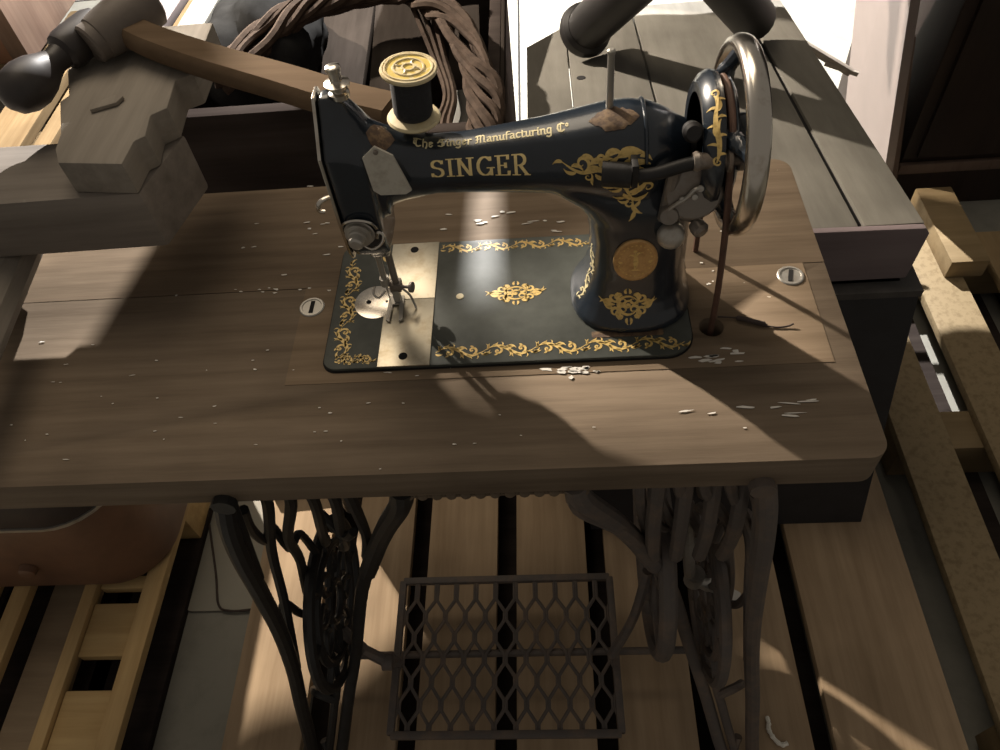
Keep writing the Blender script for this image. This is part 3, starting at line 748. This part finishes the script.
m.tube(pts, .0017, 6); m.build('arm_band', 'japan', sm)
# badge, inscription plate
bc, bn = on_front(.3125, .089)
m = MB(); m.lathe([(-.002, .0205), (.0006, .0205), (.0014, .0195), (.0014, .0178), (.0009, .0172), (.0009, .0001)], (.3125, bc.y-.0002, T+.089), (0, -1, .06), 36)
for v in m.bm.verts: v.co.z = T+.089+(v.co.z-T-.089)*1.22
m.build('badge', 'brass', sm)
bd = [o for o in COL.objects if o.name == 'badge'][0]
m = MB()
def bp(u, v): return Vector((.3125+u, bc.y-.0013+v*.06, T+.089+v*1.22)), Vector((0, -1, 0))
o = Orn(m, bp, XF(0, 0))
o.rib([(0, -.008), (.0004, -.002), (0, .003), (-.0006, .008)], .0052, .8); o.dot(-.0008, .0095, .0018); o.leaf(0, .004, 70, .008, -1, .002); o.leaf(0, .003, 120, .007, 1, .002); o.rib([(-.005, -.0095), (-.002, -.009), (.002, -.009), (.005, -.0095)], .0018, 1)
for a in range(0, 360, 15): o.dot(.0152*cos(radians(a)), .0152*sin(radians(a)), .0009)
for sx in (-1, 1): o.dot(sx*.0135, -.001, .0018)
link('emblem', m.bm, 'gold', bd, False)
m = MB(); m.prism(rrect(.272, .0255, .343, .0335, .002), XYZ, BZ, BZ+.0005); m.build('serial_plate', 'rustpatch', sm)['label'] = 'rubbed serial number pad'
# ---- hand wheel
WX, WY, WZ = .3965, .092, T+.184
m = MB(); rings = []; n = 64
for i in range(n):
    t = 2*pi*i/n; e = Vector((0, cos(t), sin(t))); rr = []
    for k in range(16):
        a = 2*pi*k/16; rr.append(Vector((WX, WY, WZ))+e*(.0755+.0078*cos(a))+Vector((1, 0, 0))*(.0098*sin(a)))
    rings.append(rr)
m.loft(rings, False, True); hwo = m.build('hand_wheel', 'chrome', sm)
m = MB()
for k in range(4):
    a = radians(38+90*k); q = lambda r, t, x: Vector((x, WY+cos(t)*r, WZ+sin(t)*r))
    m.tube(spline([q(.014, a, WX-.012), q(.035, a+.12, WX-.016), q(.055, a+.38, WX-.010), q(.072, a+.55, WX)], 7), [.009]*8+[.008]*7+[.0065]*7, 10)
m.build('spokes', 'japan', hwo)
m = MB(); m.lathe([(-.047, .012), (-.030, .013), (-.022, .018), (-.004, .019), (.004, .021), (.012, .0205), (.014, .016), (.018, .0135), (.0195, .004)], (WX, WY, WZ), (1, 0, 0), 28)
m.build('hub', 'japan', hwo)
# belt pulley with openings and gold ornament on its rim
m = MB(); m.lathe([(-.010, .044), (-.0105, .048), (-.006, .0545), (.000, .0575), (.0055, .0565), (.0075, .051), (.0105, .046), (.013, .051), (.0155, .0525), (.018, .049), (.0182, .044), (-.010, .040)], (.371, WY, WZ), (1, 0, 0), 48)
for k in range(3):
    a = radians(70+120*k); m.beam((.371, WY+cos(a)*.012, WZ+sin(a)*.012), (.371, WY+cos(a)*.045, WZ+sin(a)*.045), .026, .010, up=(1, 0, 0), bev=.002)
pu = m.build('belt_pulley', 'japan', hwo)
m = MB()
def on_pul(u, v):      # u along x from the rim's left edge, v angle
    xr = [(.3605, .0485), (.365, .0548), (.371, .0579), (.3765, .0569)]
    u = min(max(u, xr[0][0]), xr[-1][0])
    for (xa, ra), (xb, rb) in zip(xr[:-1], xr[1:]):
        if u <= xb: r = lerp(ra, rb, (u-xa)/(xb-xa)); break
    r += .0005; e = Vector((0, -cos(v), sin(v)))
    return Vector((u, WY, WZ))+e*r, e
def op(u, s): return on_pul(.3695+u, .80+s/.057)
oo = Orn(m, op, XF(0, 0))
oo.rib([(.0015*sin(k*.5), -.028+.0035*k) for k in range(17)], .0042, .7)
for k in range(7):
    oo.leaf(.0003, -.022+.0072*k, 150 if k % 2 else 30, .0075, .7 if k % 2 else -.7, .0024)
oo.curl(.001, -.027, .004, 90, 1, .0018); oo.curl(-.001, .028, .004, -90, 1, .0018); oo.leaf(.001, .012, 80, .014, .5, .005); oo.leaf(-.001, -.008, 95, .014, -.5, .005)
link('pulley_decal', m.bm, 'gold', pu, False)['label'] = 'gold leaf ornament'
m = MB(); m.lathe([(0, .009), (.012, .0095), (.014, .012), (.024, .012), (.025, .009)], (.342, WY-.004, WZ+.0), (1, 0, 0), 20)
m.lathe([(0, .0075), (.010, .0085), (.013, .006)], (.352, WY-.026, WZ+.030), (0, -1, .4), 16)
m.build('shaft_collar', 'iron', sm)
# ---- bobbin winder on the right of the pillar
m = MB(); m.tube([(.279, .046, T+.191), (.303, .043, T+.190)], .0105, 16); m.tube(spline([(.302, .043, T+.189), (.322, .043, T+.190), (.345, .044, T+.196), (.36, .044, T+.199)], 5), .0058, 12)
m.box((.3025, .036, T+.182), (.308, .052, T+.204), bev=.001)
bwo = m.build('bobbin_winder', 'iron', sm)
m = MB(); m.lathe([(0, .0075), (.004, .0085), (.0045, .0075), (.006, .0075), (.0065, .0068), (.026, .0062), (.027, .0098), (.030, .0105), (.031, .005), (.036, .005), (.0365, .0095), (.041, .0095), (.042, .002)], (.352, .044, T+.199), (1, .03, -.02), 20)
m.build('spindle', 'darksteel', bwo)
m = MB(); m.lathe([(0, .0001), (0, .023), (.002, .0245), (.004, .0225), (.005, .012), (.0052, .0001)], (.357, .048, T+.165), (-.06, -1, .34), 36)
ld = m.build('winder_disc', 'darksteel', bwo)
m = MB(); m.tube(spline([(.333, .040, T+.150), (.340, .0395, T+.158), (.350, .0405, T+.165), (.356, .0405, T+.173), (.361, .041, T+.174)], 5), .0018, 8)
for (x, z) in ((.361, .1735), (.357, .165), (.347, .163)): m.lathe([(0, .003), (.0018, .0026), (.0022, .0005)], (x, .0415, T+z), (-.06, -1, .34), 10)
m.build('thread_lever', 'steel', ld)
m = MB(); m.lathe([(0, .008), (.012, .0085), (.014, .0075)], (.338, .05, T+.145), (-.1, -1, .25), 18); m.tube([(.335, .05, T+.135), (.340, .052, T+.185)], .006, 10)
m.lathe([(0, .006), (.004, .0075), (.010, .0078), (.013, .005)], (.362, .05, T+.128), (.6, -1, -.2), 14); m.tube([(.340, .058, T+.134), (.366, .053, T+.130)], .004, 8)
m.build('winder_bracket', 'darksteel', bwo)
m = MB(); m.lathe([(-.006, .012), (.0, .0125), (.003, .0125), (.007, .0105), (.0095, .006), (.0102, .001)], (.342, .046, T+.119), (-.12, -1, .38), 28)
m.build('stitch_regulator_knob', 'steel', sm)
# ---- things on the machine
sp = thing('thread_spool', (.1225, .103, T+.2155), 'cream plastic spool of black thread with a yellow top standing on the sewing machine arm', 'thread spool')
sc = Vector((.1225, .103, T+.2155)); sax = Vector((.07, .0, 1)).normalized()
m = MB(); m.lathe([(0, .016), (.0005, .0215), (.0025, .0232), (.0045, .0218), (.006, .0165), (.0062, .015)], sc, sax, 36); m.build('bottom_flange', 'bone', sp)
m = MB(); m.lathe([(.0058, .0152), (.01, .0166), (.041, .0166), (.0435, .0152)], sc, sax, 36)
for k in range(23): m.lathe([(.0095+.00138*k, .0163), (.0099+.00138*k, .01685), (.0103+.00138*k, .0163)], sc, sax, 30)
m.build('thread', 'cotton', sp)
m = MB(); m.lathe([(.0425, .015), (.044, .020), (.0455, .0232), (.0475, .0238), (.049, .023), (.0492, .0215), (.0482, .0208), (.0482, .0045), (.0465, .0035)], sc, sax, 40)
tf = m.build('top_flange', 'bone', sp)
m = MB(); u = sax.orthogonal().normalized(); v = sax.cross(u)
def tp(a, r, h=.0486): return sc+sax*h+(u*cos(a)+v*sin(a))*r
m.ring((0, 0, 0), .0195, .0012, 'Z', 36, 6); m.ring((0, 0, 0), .0125, .0011, 'Z', 30, 6); m.ring((0, 0, 0), .005, .0012, 'Z', 20, 6)
q = Vector((0, 0, 1)).rotation_difference(sax)
for w in m.bm.verts: w.co = q @ w.co + sc+sax*.0486
for k in range(4):
    a = pi/2*k+.3; m.tube(spline([tp(a, .005), tp(a+.25, .009), tp(a+.15, .0125)], 4), .0011, 6)
m.build('label_ring', 'bone', tf)
m = MB(); m.lathe([(.0483, .0001), (.0483, .0205), (.0486, .0205), (.0487, .0001)], sc, sax, 36); m.build('label_disc', 'yellow', tf)
# leather belt up from the hole over the pulley
m = MB()
R = .0505; bx = .3825
pts = [(.3925, .037, T-.10), (.392, .0372, T-.01), (.391, .0375, T+.06), (.3865, .038, T+.14)]
for k in range(13):
    a = pi-.1-k*(pi-.2)/12; pts.append((bx, WY+cos(a)*R, WZ+sin(a)*R))
pts += [(.386, .146, T+.12), (.391, .147, T+.06), (.392, .147, T+.001)]
m.tube(spline(pts, 3), .0031, 10)
tag(m.build('leather_belt', 'leather', None), 'brown round leather drive belt rising from the table hole to the hand wheel', 'belt')
m = MB(); m.tube(spline([(.400, .049, T+.0022), (.408, .047, T+.003), (.418, .0455, T+.003)], 4), .0008, 6)
m.tube(spline([(.416, .0455, T+.0035), (.424, .0425, T+.0042), (.436, .0375, T+.004), (.446, .034, T+.003)], 5), [.001]*2+[.0026]*12+[.0012]*2, 8)
m.tube(spline([(.443, .034, T+.0022), (.456, .0315, T+.0018), (.466, .032, T+.0025), (.471, .0335, T+.004)], 4), .0009, 6)
tag(m.build('cord_scrap', 'cord', None), 'short frayed dark cord lying beside the belt hole on the table', 'cord')

# ================================================================ things around the table
b = thing('workbench', (-.6, .2, 0), 'weathered grey-brown plank bench overhanging the table\'s rear corner', 'bench')
m = MB(); m.prism([(-1.42, .085), (-.157, .112), (-.136, .205), (-1.42, .205)], XYZ, .985, 1.054, .005); m.build('bench_top', 'benchwood', b)
m = MB(); m.tube([(-.348, .20, .9665), (-.340, .165, .966), (-.326, .017, .966), (-.316, -.09, .966)], [.0185]*4, 8); m.build('rail', 'greywood', b)['label'] = 'round grey rail under the bench top'
for x, y in ((-1.36, .11), (-1.36, .18)):
    m = MB(); m.beam((x, y, .985), (x-.03, y+(.09 if y > .15 else -.06), .0), .05, .05, up=(0, 1, 0), bev=.004); m.build('leg', 'benchwood', b)
m = MB()
BP = [(-.221, .118), (-.156, .110), (-.155, .145), (-.146, .152), (-.151, .186), (-.137, .197), (-.142, .246), (-.126, .256), (-.130, .36), (-.225, .36), (-.272, .282), (-.252, .232), (-.258, .222), (-.236, .165), (-.232, .14)]
m.prism(BP, XYZ, 1.0545, 1.090, .003)
tag(m.build('wooden_block', 'greywood', None), 'notched grey wooden block lying on the bench below the crank handle', 'wood block')
m = MB(); m.prism([(-.214, .195), (-.190, .205), (-.186, .216), (-.196, .219), (-.209, .210), (-.217, .203)], XYZ, 1.0905, 1.0945, .001)
tag(m.build('wood_splinter', 'greywood', None), 'thin curled wood splinter lying on the notched grey block', 'wood chip')
ck = thing('crank_handle', (-.2, .31, 1.09), 'wooden crank with a dark turned grip and a long flat brown arm', 'crank')
hc = Vector((-.236, .283, 1.113)); ha = Vector((.47, .58, .10)).normalized()
m = MB(); m.lathe([(0, .012), (.0006, .0185), (.003, .0205), (.012, .0205), (.013, .022), (.020, .0235), (.055, .0265), (.082, .0255), (.086, .02)], hc, ha, 28); m.build('hub', 'hubwood', ck)
m = MB(); gp = Vector((-.250, .300, 1.114)); ga = Vector((-.052, -.104, -.012)).normalized()
m.lathe([(-.028, .016), (-.02, .019), (.005, .0205), (.020, .0205), (.026, .019), (.030, .0135), (.040, .0125), (.050, .016), (.062, .0215), (.076, .0245), (.09, .0235), (.102, .018), (.109, .008), (.1105, .001)], gp, ga, 28)
m.build('grip', 'darkturn', ck)
m = MB(); P = spline([(-.205, .315, 1.112), (-.17, .288, 1.11), (-.10, .248, 1.106), (-.02, .208, 1.102), (.04, .178, 1.098), (.092, .158, 1.094)], 6)
rings = []
for i, p in enumerate(P):
    d = (P[min(i+1, len(P)-1)]-P[max(i-1, 0)]).normalized(); s_ = Vector((d.y, -d.x, 0)).normalized(); t = i/(len(P)-1)
    w = lerp(.0165, .021, min(1, t*1.6)); h = lerp(.0155, .0135, t)
    rings.append([p+s_*(w*cos(2*pi*k/16))+Vector((0, 0, 1))*h*max(-.8, min(.8, 1.25*sin(2*pi*k/16))) for k in range(16)])
m.loft(rings); m.build('arm', 'armwood', ck)

# chest with its planked lid set down across it
ch = thing('chest', (.54, .6, PAL), 'open black wooden chest standing behind the table under the grey planked lid', 'chest')
m = MB()
def rr(x0, y0, x1, y1, z): return [Vector(p) for p in ((x0, y0, z), (x1, y0, z), (x1, y1, z), (x0, y1, z))]
m.loft([rr(.29, .19, .792, .80, PAL+.001), rr(.285, .301, .762, .80, .650), rr(.305, .321, .742, .78, .650), rr(.305, .321, .742, .78, .30)])
m.build('box', 'blackbox', ch, smooth=False)
m = MB(); m.loft([rr(.282, .298, .765, .803, .645), rr(.282, .298, .765, .803, .657), rr(.307, .320, .739, .776, .657), rr(.307, .320, .739, .776, .645)], False, True)
m.build('rim', 'chestrim', ch, smooth=False)
ld = thing('planked_lid', (.475, .75, .657), 'wide grey planked lid with a purple-grey end board lying across the black chest', 'lid')
piv = Vector((0, .345, .75)); Rl = Matrix.Rotation(radians(-7.4), 3, 'X')
def LX(u, v, w): return piv+Rl @ Vector((u, v-.345, w))
for x0, x1, y1, c in ((.205, .286, .99, 0), (.2885, .431, 1.16, 0), (.4345, .659, 1.2, 0), (.667, .747, 1.2, 0)):
    m = MB(); poly = [(x0, .338), (x1, .338), (x1, y1), (x0, y1)]
    if x0 < .25: poly = [(x0, .338), (x1, .338), (x1, 1.115), (x0, 1.02)]
    elif x0 < .3: poly = [(x0, .338), (x1, .338), (x1, 1.2), (x0+.075, 1.2), (x0, 1.118)]
    m.prism(poly, LX, -.022, 0, .003); m.build('plank', 'lid', ld)
m = MB(); m.prism([(.659, .35), (.667, .35), (.667, 1.19), (.659, 1.19)], LX, -.02, -.006); m.build('dark_seam', 'hole', ld)
m = MB()
arcp = [(.205, -.088), (.742, -.086), (.752, -.01)]+[(lerp(.745, .2, k/10), -.001+.003*sin(pi*k/10)) for k in range(11)]
m.prism(arcp, lambda u, v, w: LX(u, w, v), .326, .3375, .002); e = m.build('end_board', 'lidend', ld); e['label'] = 'purple-grey end board'
for y in (.6, 1.0):
    m = MB(); m.prism([(.23, y), (.73, y), (.73, y+.06), (.23, y+.06)], LX, -.042, -.0225, .002); m.build('batten', 'greywood', ld)
for x in (.212, .700):
    m = MB(); m.prism([(x, .35), (x+.012, .35), (x+.012, .95), (x, .95)], LX, -.042, -.023); m.build('side_board', 'lidend', ld)
m = MB(); kn = LX(.307, .86, .0003)
m.lathe([(0, .0085), (.0004, .0085)], kn, Rl @ Vector((0, 0, 1)), 14); m.build('knot_hole', 'hole', ld)
m = MB(); m.lathe([(0, .0135), (.0005, .0135)], LX(.62, .40, .0003), Rl @ Vector((0, 0, 1)), 14)
m = MB()
A1, Bj, A2 = Vector((.318, .972, .710)), Vector((.458, .765, .965)), Vector((.642, .968, .712))
path = [A1, A1.lerp(Bj, .25), A1.lerp(Bj, .6), A1.lerp(Bj, .85), Bj+Vector((.01, 0, -.006)), A2.lerp(Bj, .82), A2.lerp(Bj, .55), A2.lerp(Bj, .2), A2]
m.tube(spline(path, 4), .042, 20)
d1 = (Bj-A1).normalized(); m.lathe([(-.002, .044), (-.002, .05), (.006, .0525), (.018, .0505), (.024, .043)], A1, d1, 24)
tag(m.build('stovepipe', 'pipe', None), 'black bent stovepipe standing on its two ends on the grey planked lid', 'pipe')

# crate with boards, vine and cloth
cr = thing('crate', (-.16, 1.0, .147), 'dark wooden crate behind the sewing machine, filled with boards and twisted vine', 'crate')
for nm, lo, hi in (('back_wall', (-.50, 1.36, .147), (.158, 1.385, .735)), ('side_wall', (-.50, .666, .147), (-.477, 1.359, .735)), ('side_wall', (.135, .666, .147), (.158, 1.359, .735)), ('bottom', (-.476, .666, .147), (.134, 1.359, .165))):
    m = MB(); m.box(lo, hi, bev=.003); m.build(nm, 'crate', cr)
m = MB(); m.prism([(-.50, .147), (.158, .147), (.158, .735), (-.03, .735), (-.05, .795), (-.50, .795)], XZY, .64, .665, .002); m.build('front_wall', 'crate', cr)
m = MB(); m.box((.1585, .65, .70), (.166, 1.38, .735), bev=.002); m.build('edge_strip', 'greyboard', cr)
def leaning(name, a, b_, w, h, mat, label, cat='board', up=(0, 0, 1), grp=None):
    m = MB(); m.beam(a, b_, w, h, up, .003); return tag(m.build(name, mat, None), label, cat, grp)
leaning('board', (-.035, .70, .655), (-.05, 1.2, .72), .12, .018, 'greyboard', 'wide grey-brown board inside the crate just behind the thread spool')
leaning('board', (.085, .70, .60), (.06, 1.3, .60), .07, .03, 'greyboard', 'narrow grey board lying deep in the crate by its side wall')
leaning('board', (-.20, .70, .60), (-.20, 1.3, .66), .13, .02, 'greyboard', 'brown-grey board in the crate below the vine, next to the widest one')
leaning('board', (.098, .68, .655), (.075, .86, .665), .045, .02, 'paleboard', 'short pale block in the crate under the end of the vine')
leaning('board', (-.455, .92, .765), (-.415, 1.40, .775), .055, .02, 'paleboard', 'pale grey tapered board resting on the crate rim beside the black cloth')
leaning('board', (-.585, .98, .72), (-.50, 1.75, .745), .05, .02, 'purpleboard', 'purple-grey board propped beside the crate behind the crank hub')
m = MB(); m.prism([(-.043, .001), (.147, .001), (.147, .98), (.195, .99), (.195, 1.495), (.147, 1.51), (.147, 1.72), (-.043, 1.72)], XZY, 1.40, 1.422, .003); tag(m.build('board', 'greyboard', None), 'tall notched dark board added unseen behind the crate to shape the light', 'board')  # added unseen to cut the lamp light into a stripe
m = MB(); base = spline([(-.37, .83, .745), (-.30, .93, .765), (-.22, 1.0, .785), (-.12, 1.035, .79), (-.02, 1.025, .79), (.05, .95, .785), (.098, .85, .775), (.128, .75, .765), (.138, .66, .755), (.128, .60, .74), (.11, .58, .72)], 8)
for k in range(9):
    pts = []
    for i, p in enumerate(base):
        d = (base[min(i+1, len(base)-1)]-base[max(i-1, 0)]).normalized(); n_ = Vector((d.y, -d.x, 0)).normalized()
        a = 2*pi*k/9+i*.16+.5*sin(i*.3+k); r = .017+.004*sin(i*.5+k*2)
        pts.append(p+n_*r*cos(a)*1.25+Vector((0, 0, 1))*r*sin(a))
    m.tube(pts, .0068+.0015*(k % 3), 7)
for k in range(3):
    m.tube(spline([(-.02+.02*k, 1.02, .79), (.03+.01*k, .9, .72), (.055+.008*k, .80, .70), (.04+.012*k, .72, .69), (.06+.01*k, .67, .68)], 6), .006, 6)
tag(m.build('vine_bundle', 'vine', None), 'brown twisted vine bundle arching over the crate behind the sewing machine', 'vine')
m = MB()
bm2 = bmesh.new(); bmesh.ops.create_icosphere(bm2, subdivisions=4, radius=1)
for v in bm2.verts:
    n = v.co.normalized(); k = 1+.10*sin(n.x*5+1)*cos(n.y*4)+.06*sin(n.z*7+n.x*6)+.03*sin(n.y*15+n.x*9)
    v.co = Vector((-.335+n.x*.125*k, 1.04+n.y*.17*k, .70+n.z*.10*k))
m.merge(bm2); tag(m.build('cloth_bundle', 'sack', None), 'black crumpled cloth bundle in the crate behind the flat crank arm', 'cloth')
m = MB(); m.tube(spline([(-.05, 1.05, .80), (-.04, 1.10, .83), (-.01, 1.12, .84), (.02, 1.10, .83), (.025, 1.05, .81)], 6), .008, 8, flat=.5)
tag(m.build('leather_strap', 'leather', None), 'brown leather strap loop on top of the vine arch', 'strap')

# right side: panel, dark wardrobe, batten, stick, unseen light blockers
m = MB()
P1, P2, P3, P4 = Vector((1.112, 1.10, .002)), Vector((.92, 1.10, 1.04)), Vector((.95, 1.53, 1.04)), Vector((1.135, 1.53, .002))
nn = Vector((1, 0, .18)).normalized()*.02
m.loft([[P1, P2, P3, P4], [P1+nn, P2+nn, P3+nn, P4+nn]]); tag(m.build('panel', 'pink', None, smooth=False), 'pinkish-white panel leaning beside the dark wardrobe', 'panel')
wr = thing('wardrobe', (1.6, 1.5, 0), 'very dark wooden wardrobe standing at the right behind the yellow pallet', 'wardrobe')
m = MB(); m.box((1.17, 1.22, .0), (2.1, 1.75, 1.66), bev=.004); m.build('carcass', 'wardrobe', wr)
m = MB(); m.box((1.165, 1.205, .12), (2.1, 1.219, .15), bev=.003); m.build('plinth_moulding', 'stick', wr)
m = MB(); m.box((.125, 1.43, 1.585), (.19, 1.46, 1.66), bev=.003); tag(m.build('offcut_light_stop', 'greywood', None), 'short offcut added out of view under the long plank to trim the light', 'wood offcut')  # added out of view to shorten the light stripe
for x0 in (1.20, 1.65):
    m = MB(); m.box((x0, 1.206, .17), (x0+.43, 1.219, 1.5), bev=.003); m.build('door', 'wardrobe', wr)
m = MB(); m.box((.10, 1.485, 1.6605), (2.4, 1.525, 1.725), bev=.004); tag(m.build('plank', 'greywood', None), 'long plank added out of view across the dark wardrobe to block light', 'plank')  # plank added unseen to keep lamp light off the table
def blocker(p0, p1, z0, z1, label):  # dark sheets added out of view to shape the lamp light
    m = MB(); p0, p1 = Vector(p0), Vector(p1); d = (p1-p0).normalized(); n_ = Vector((d.y, -d.x, 0)); N = 40
    f = lambda i, j, s: p0.lerp(p1, i/N)*1+n_*(.008*sin(i*.9+j*.3)+s)+Vector((0, 0, lerp(z0, z1, j/8)))
    V = [[m.bm.verts.new(f(i, j, .003)) for i in range(N+1)] for j in range(9)]
    W2 = [[m.bm.verts.new(f(i, j, -.003)) for i in range(N+1)] for j in range(9)]
    for Q in (V, W2):
        for p, q in zip(Q[:-1], Q[1:]):
            for i in range(N): m.bm.faces.new([p[i], p[i+1], q[i+1], q[i]])
    for j in (0, 8):
        for i in range(N): m.bm.faces.new([V[j][i], V[j][i+1], W2[j][i+1], W2[j][i]])
    for i in (0, N):
        for j in range(8): m.bm.faces.new([V[j][i], V[j+1][i], W2[j+1][i], W2[j][i]])
    tag(m.build('blocker', 'sack', None, ang=80), label, 'blocker')
blocker((.162, 1.470, 0), (1.10, 1.470, 0), 1.724, 1.0, 'dark blanket added out of view over the long plank to shape the light')
pr = thing('blocker_rail', (-1.6, .53, 0), 'tall wooden rail with a slanting pole added out of view to carry light-blocking cloth', 'rail')  # made-up stand out of view, only carries the light-blocking cloth
m = MB(); m.box((-1.64, .49, 0), (-1.56, .57, 1.53), bev=.004); m.build('post', 'benchwood', pr)
m = MB(); m.tube([(-1.6, .53, 1.55), (-.70, 1.005, 1.55)], .018, 12); m.build('pole', 'benchwood', pr)
d_ = Vector((1.62, .855, 0)).normalized(); n2 = Vector((d_.y, -d_.x, 0))*.03
blocker(Vector((-1.55, .556, 0))+n2, Vector((-.712, 1.0, 0))+n2, 1.572, 1.08, 'dark blanket added out of view on the slanting pole to shade the table')
blocker(Vector((-.735, .988, 0))+n2*.5, Vector((-.565, 1.076, 0))+n2*.5, 1.49, 1.05, 'narrow dark cloth added out of view past the slanting pole to shade the table rear')
m = MB(); m.tube([(-.702, 1.004, 1.545), (-.66, 1.027, 1.5), (-.565, 1.076, 1.495)], .008, 8); m.build('hook', 'iron', pr)
leaning('batten', (1.16, 1.17, .005), (1.06, 1.195, .52), .03, .014, 'stick', 'brown wooden batten leaning against the dark wardrobe', 'batten', up=(0, 1, 0))
m = MB(); m.beam((.70, 1.20, .60), (.915, 1.10, .50), .012, .016, bev=.002); m.beam((.86, 1.12, .515), (.93, 1.095, .498), .008, .01, bev=.002)
tag(m.build('stick', 'greywood', None), 'short grey stick poking out past the lid in front of the pinkish panel', 'stick')
leaning('timber', (1.185, .80, .17), (1.185, 1.06, .17), .085, .05, 'pinex', 'short sawn timber on the yellow pallet below the wardrobe', 'timber')
# left side
cs = thing('suitcase', (-.8, .28, PAL), 'brown round-cornered suitcase under the left end of the table on a yellow pallet', 'suitcase')
m = MB(); m.prism(rrect(-1.15, .10, -.525, .50, [.06, .06, .06, .11], 8), XYZ, PAL+.001, .395, .012); m.build('body', 'case', cs)
m = MB(); m.prism(rrect(-1.155, .095, -.52, .505, [.06, .06, .06, .112], 8), XYZ, .3955, .47, .012); m.build('lid', 'casedark', cs)
m = MB(); m.prism(rrect(-1.156, .094, -.519, .506, [.06, .06, .06, .113], 8), XYZ, .391, .3985); m.build('edge_piping', 'steel', cs)
m = MB(); m.lathe([(0, .016), (.012, .015), (.016, .009)], (-.745, .099, .24), (0, -1, 0), 16); m.build('clasp', 'case', cs)
m = MB(); m.prism(rrect(-.556, .100, -.395, .42, .025, 6), XYZ, .0005, .006); tag(m.build('plastic_sheet', 'card', None), 'thin grey-green sheet lying on the floor beside the iron leg', 'sheet')
m = MB(); m.tube(spline([(-.552, .32, .008), (-.50, .18, .008), (-.478, .112, .008), (-.45, .098, .008), (-.405, .10, .008)], 6), .0025, 6)
tag(m.build('cable', 'cord', None), 'thin dark cable curving on the grey-green floor sheet', 'cable')
m = MB(); m.box((-.36, .30, PAL+.0005), (-.075, .34, PAL+.05), (0, 0, 5), bev=.004); tag(m.build('timber', 'purpleboard', None), 'purple-grey timber lying on the pallet under the rear of the table', 'timber')
bx = thing('storage_box', (-1.35, 2.2, .0), 'red-brown box with a lighter edge board beyond the turned grip', 'box')
m = MB(); m.box((-2.2, 1.78, .30), (-1.425, 2.6, .95), bev=.004); m.build('body', 'redbox', bx)
m = MB(); m.box((-1.4245, 1.775, .30), (-1.365, 2.6, .955), bev=.004); m.build('edge_board', 'stick', bx)
m = MB(); m.tube(spline([(.552, -.150, PAL+.004), (.553, -.160, PAL+.004), (.551, -.168, PAL+.004), (.556, -.182, PAL+.004), (.566, -.192, PAL+.004), (.576, -.190, PAL+.004)], 6), [.003+.0015*random.random() for _ in range(31)], 7)
tag(m.build('yarn_scrap', 'wool', None), 'short scrap of white yarn lying on the pallet plank', 'yarn')

# ================================================================ camera, light, view
def cam_axes(yaw, pitch, roll):
    cy, sy, cp, sp_ = cos(yaw), sin(yaw), cos(pitch), sin(pitch)
    f = Vector((sy*cp, cy*cp, -sp_)); r = Vector((cy, -sy, 0)); u = r.cross(f)
    return r*cos(roll)+u*sin(roll), u*cos(roll)-r*sin(roll), f
r_, u_, f_ = cam_axes(-.11530694806679963, .9122693861007339, -.13417194809507288)
cd = bpy.data.cameras.new('camera'); co = bpy.data.objects.new('camera', cd); COL.objects.link(co)
cd.sensor_width = 36; cd.sensor_fit = 'HORIZONTAL'; cd.lens = 770*36/1000; cd.clip_start = .02
Mx = Matrix((r_, u_, -f_)).transposed().to_4x4(); Mx.translation = Vector((.23303377258711502, -.47258827589673363, 1.5045216053291386))
co.matrix_world = Mx; S.camera = co
def lamp(name, kind, loc, energy, color, size=.1, aim=None):
    l = bpy.data.lights.new(name, kind); l.energy = energy; l.color = color
    if kind == 'POINT' or kind == 'SPOT': l.shadow_soft_size = size
    if kind == 'AREA': l.size = size
    o = bpy.data.objects.new(name, l); COL.objects.link(o); o.location = loc
    if aim: o.rotation_euler = (Vector(aim)-Vector(loc)).to_track_quat('-Z', 'Y').to_euler()
    return o
lamp('ceiling_lamp', 'POINT', (.15, 2.6, 2.15), 1000, (1, .96, .92), .014)
lamp('side_lamp', 'POINT', (-1.6, 2.1, 2.2), 760, (1, .88, .74), .03)
lamp('overhead_fill', 'AREA', (-.4, 1.2, 3.0), 16, (1, .84, .64), 1.3, (.1, .2, .9))  # soft fill added overhead, stands for no real fixture
w = bpy.data.worlds.new('world'); S.world = w; w.use_nodes = True
w.node_tree.nodes['Background'].inputs['Color'].default_value = (1, .9, .78, 1)
w.node_tree.nodes['Background'].inputs['Strength'].default_value = .15
S.view_settings.view_transform = 'Standard'; S.view_settings.look = 'None'; S.view_settings.gamma = 1
S.view_settings.use_curve_mapping = False; S.view_settings.exposure = .3
S.cycles.use_denoising = True; S.cycles.max_bounces = 6
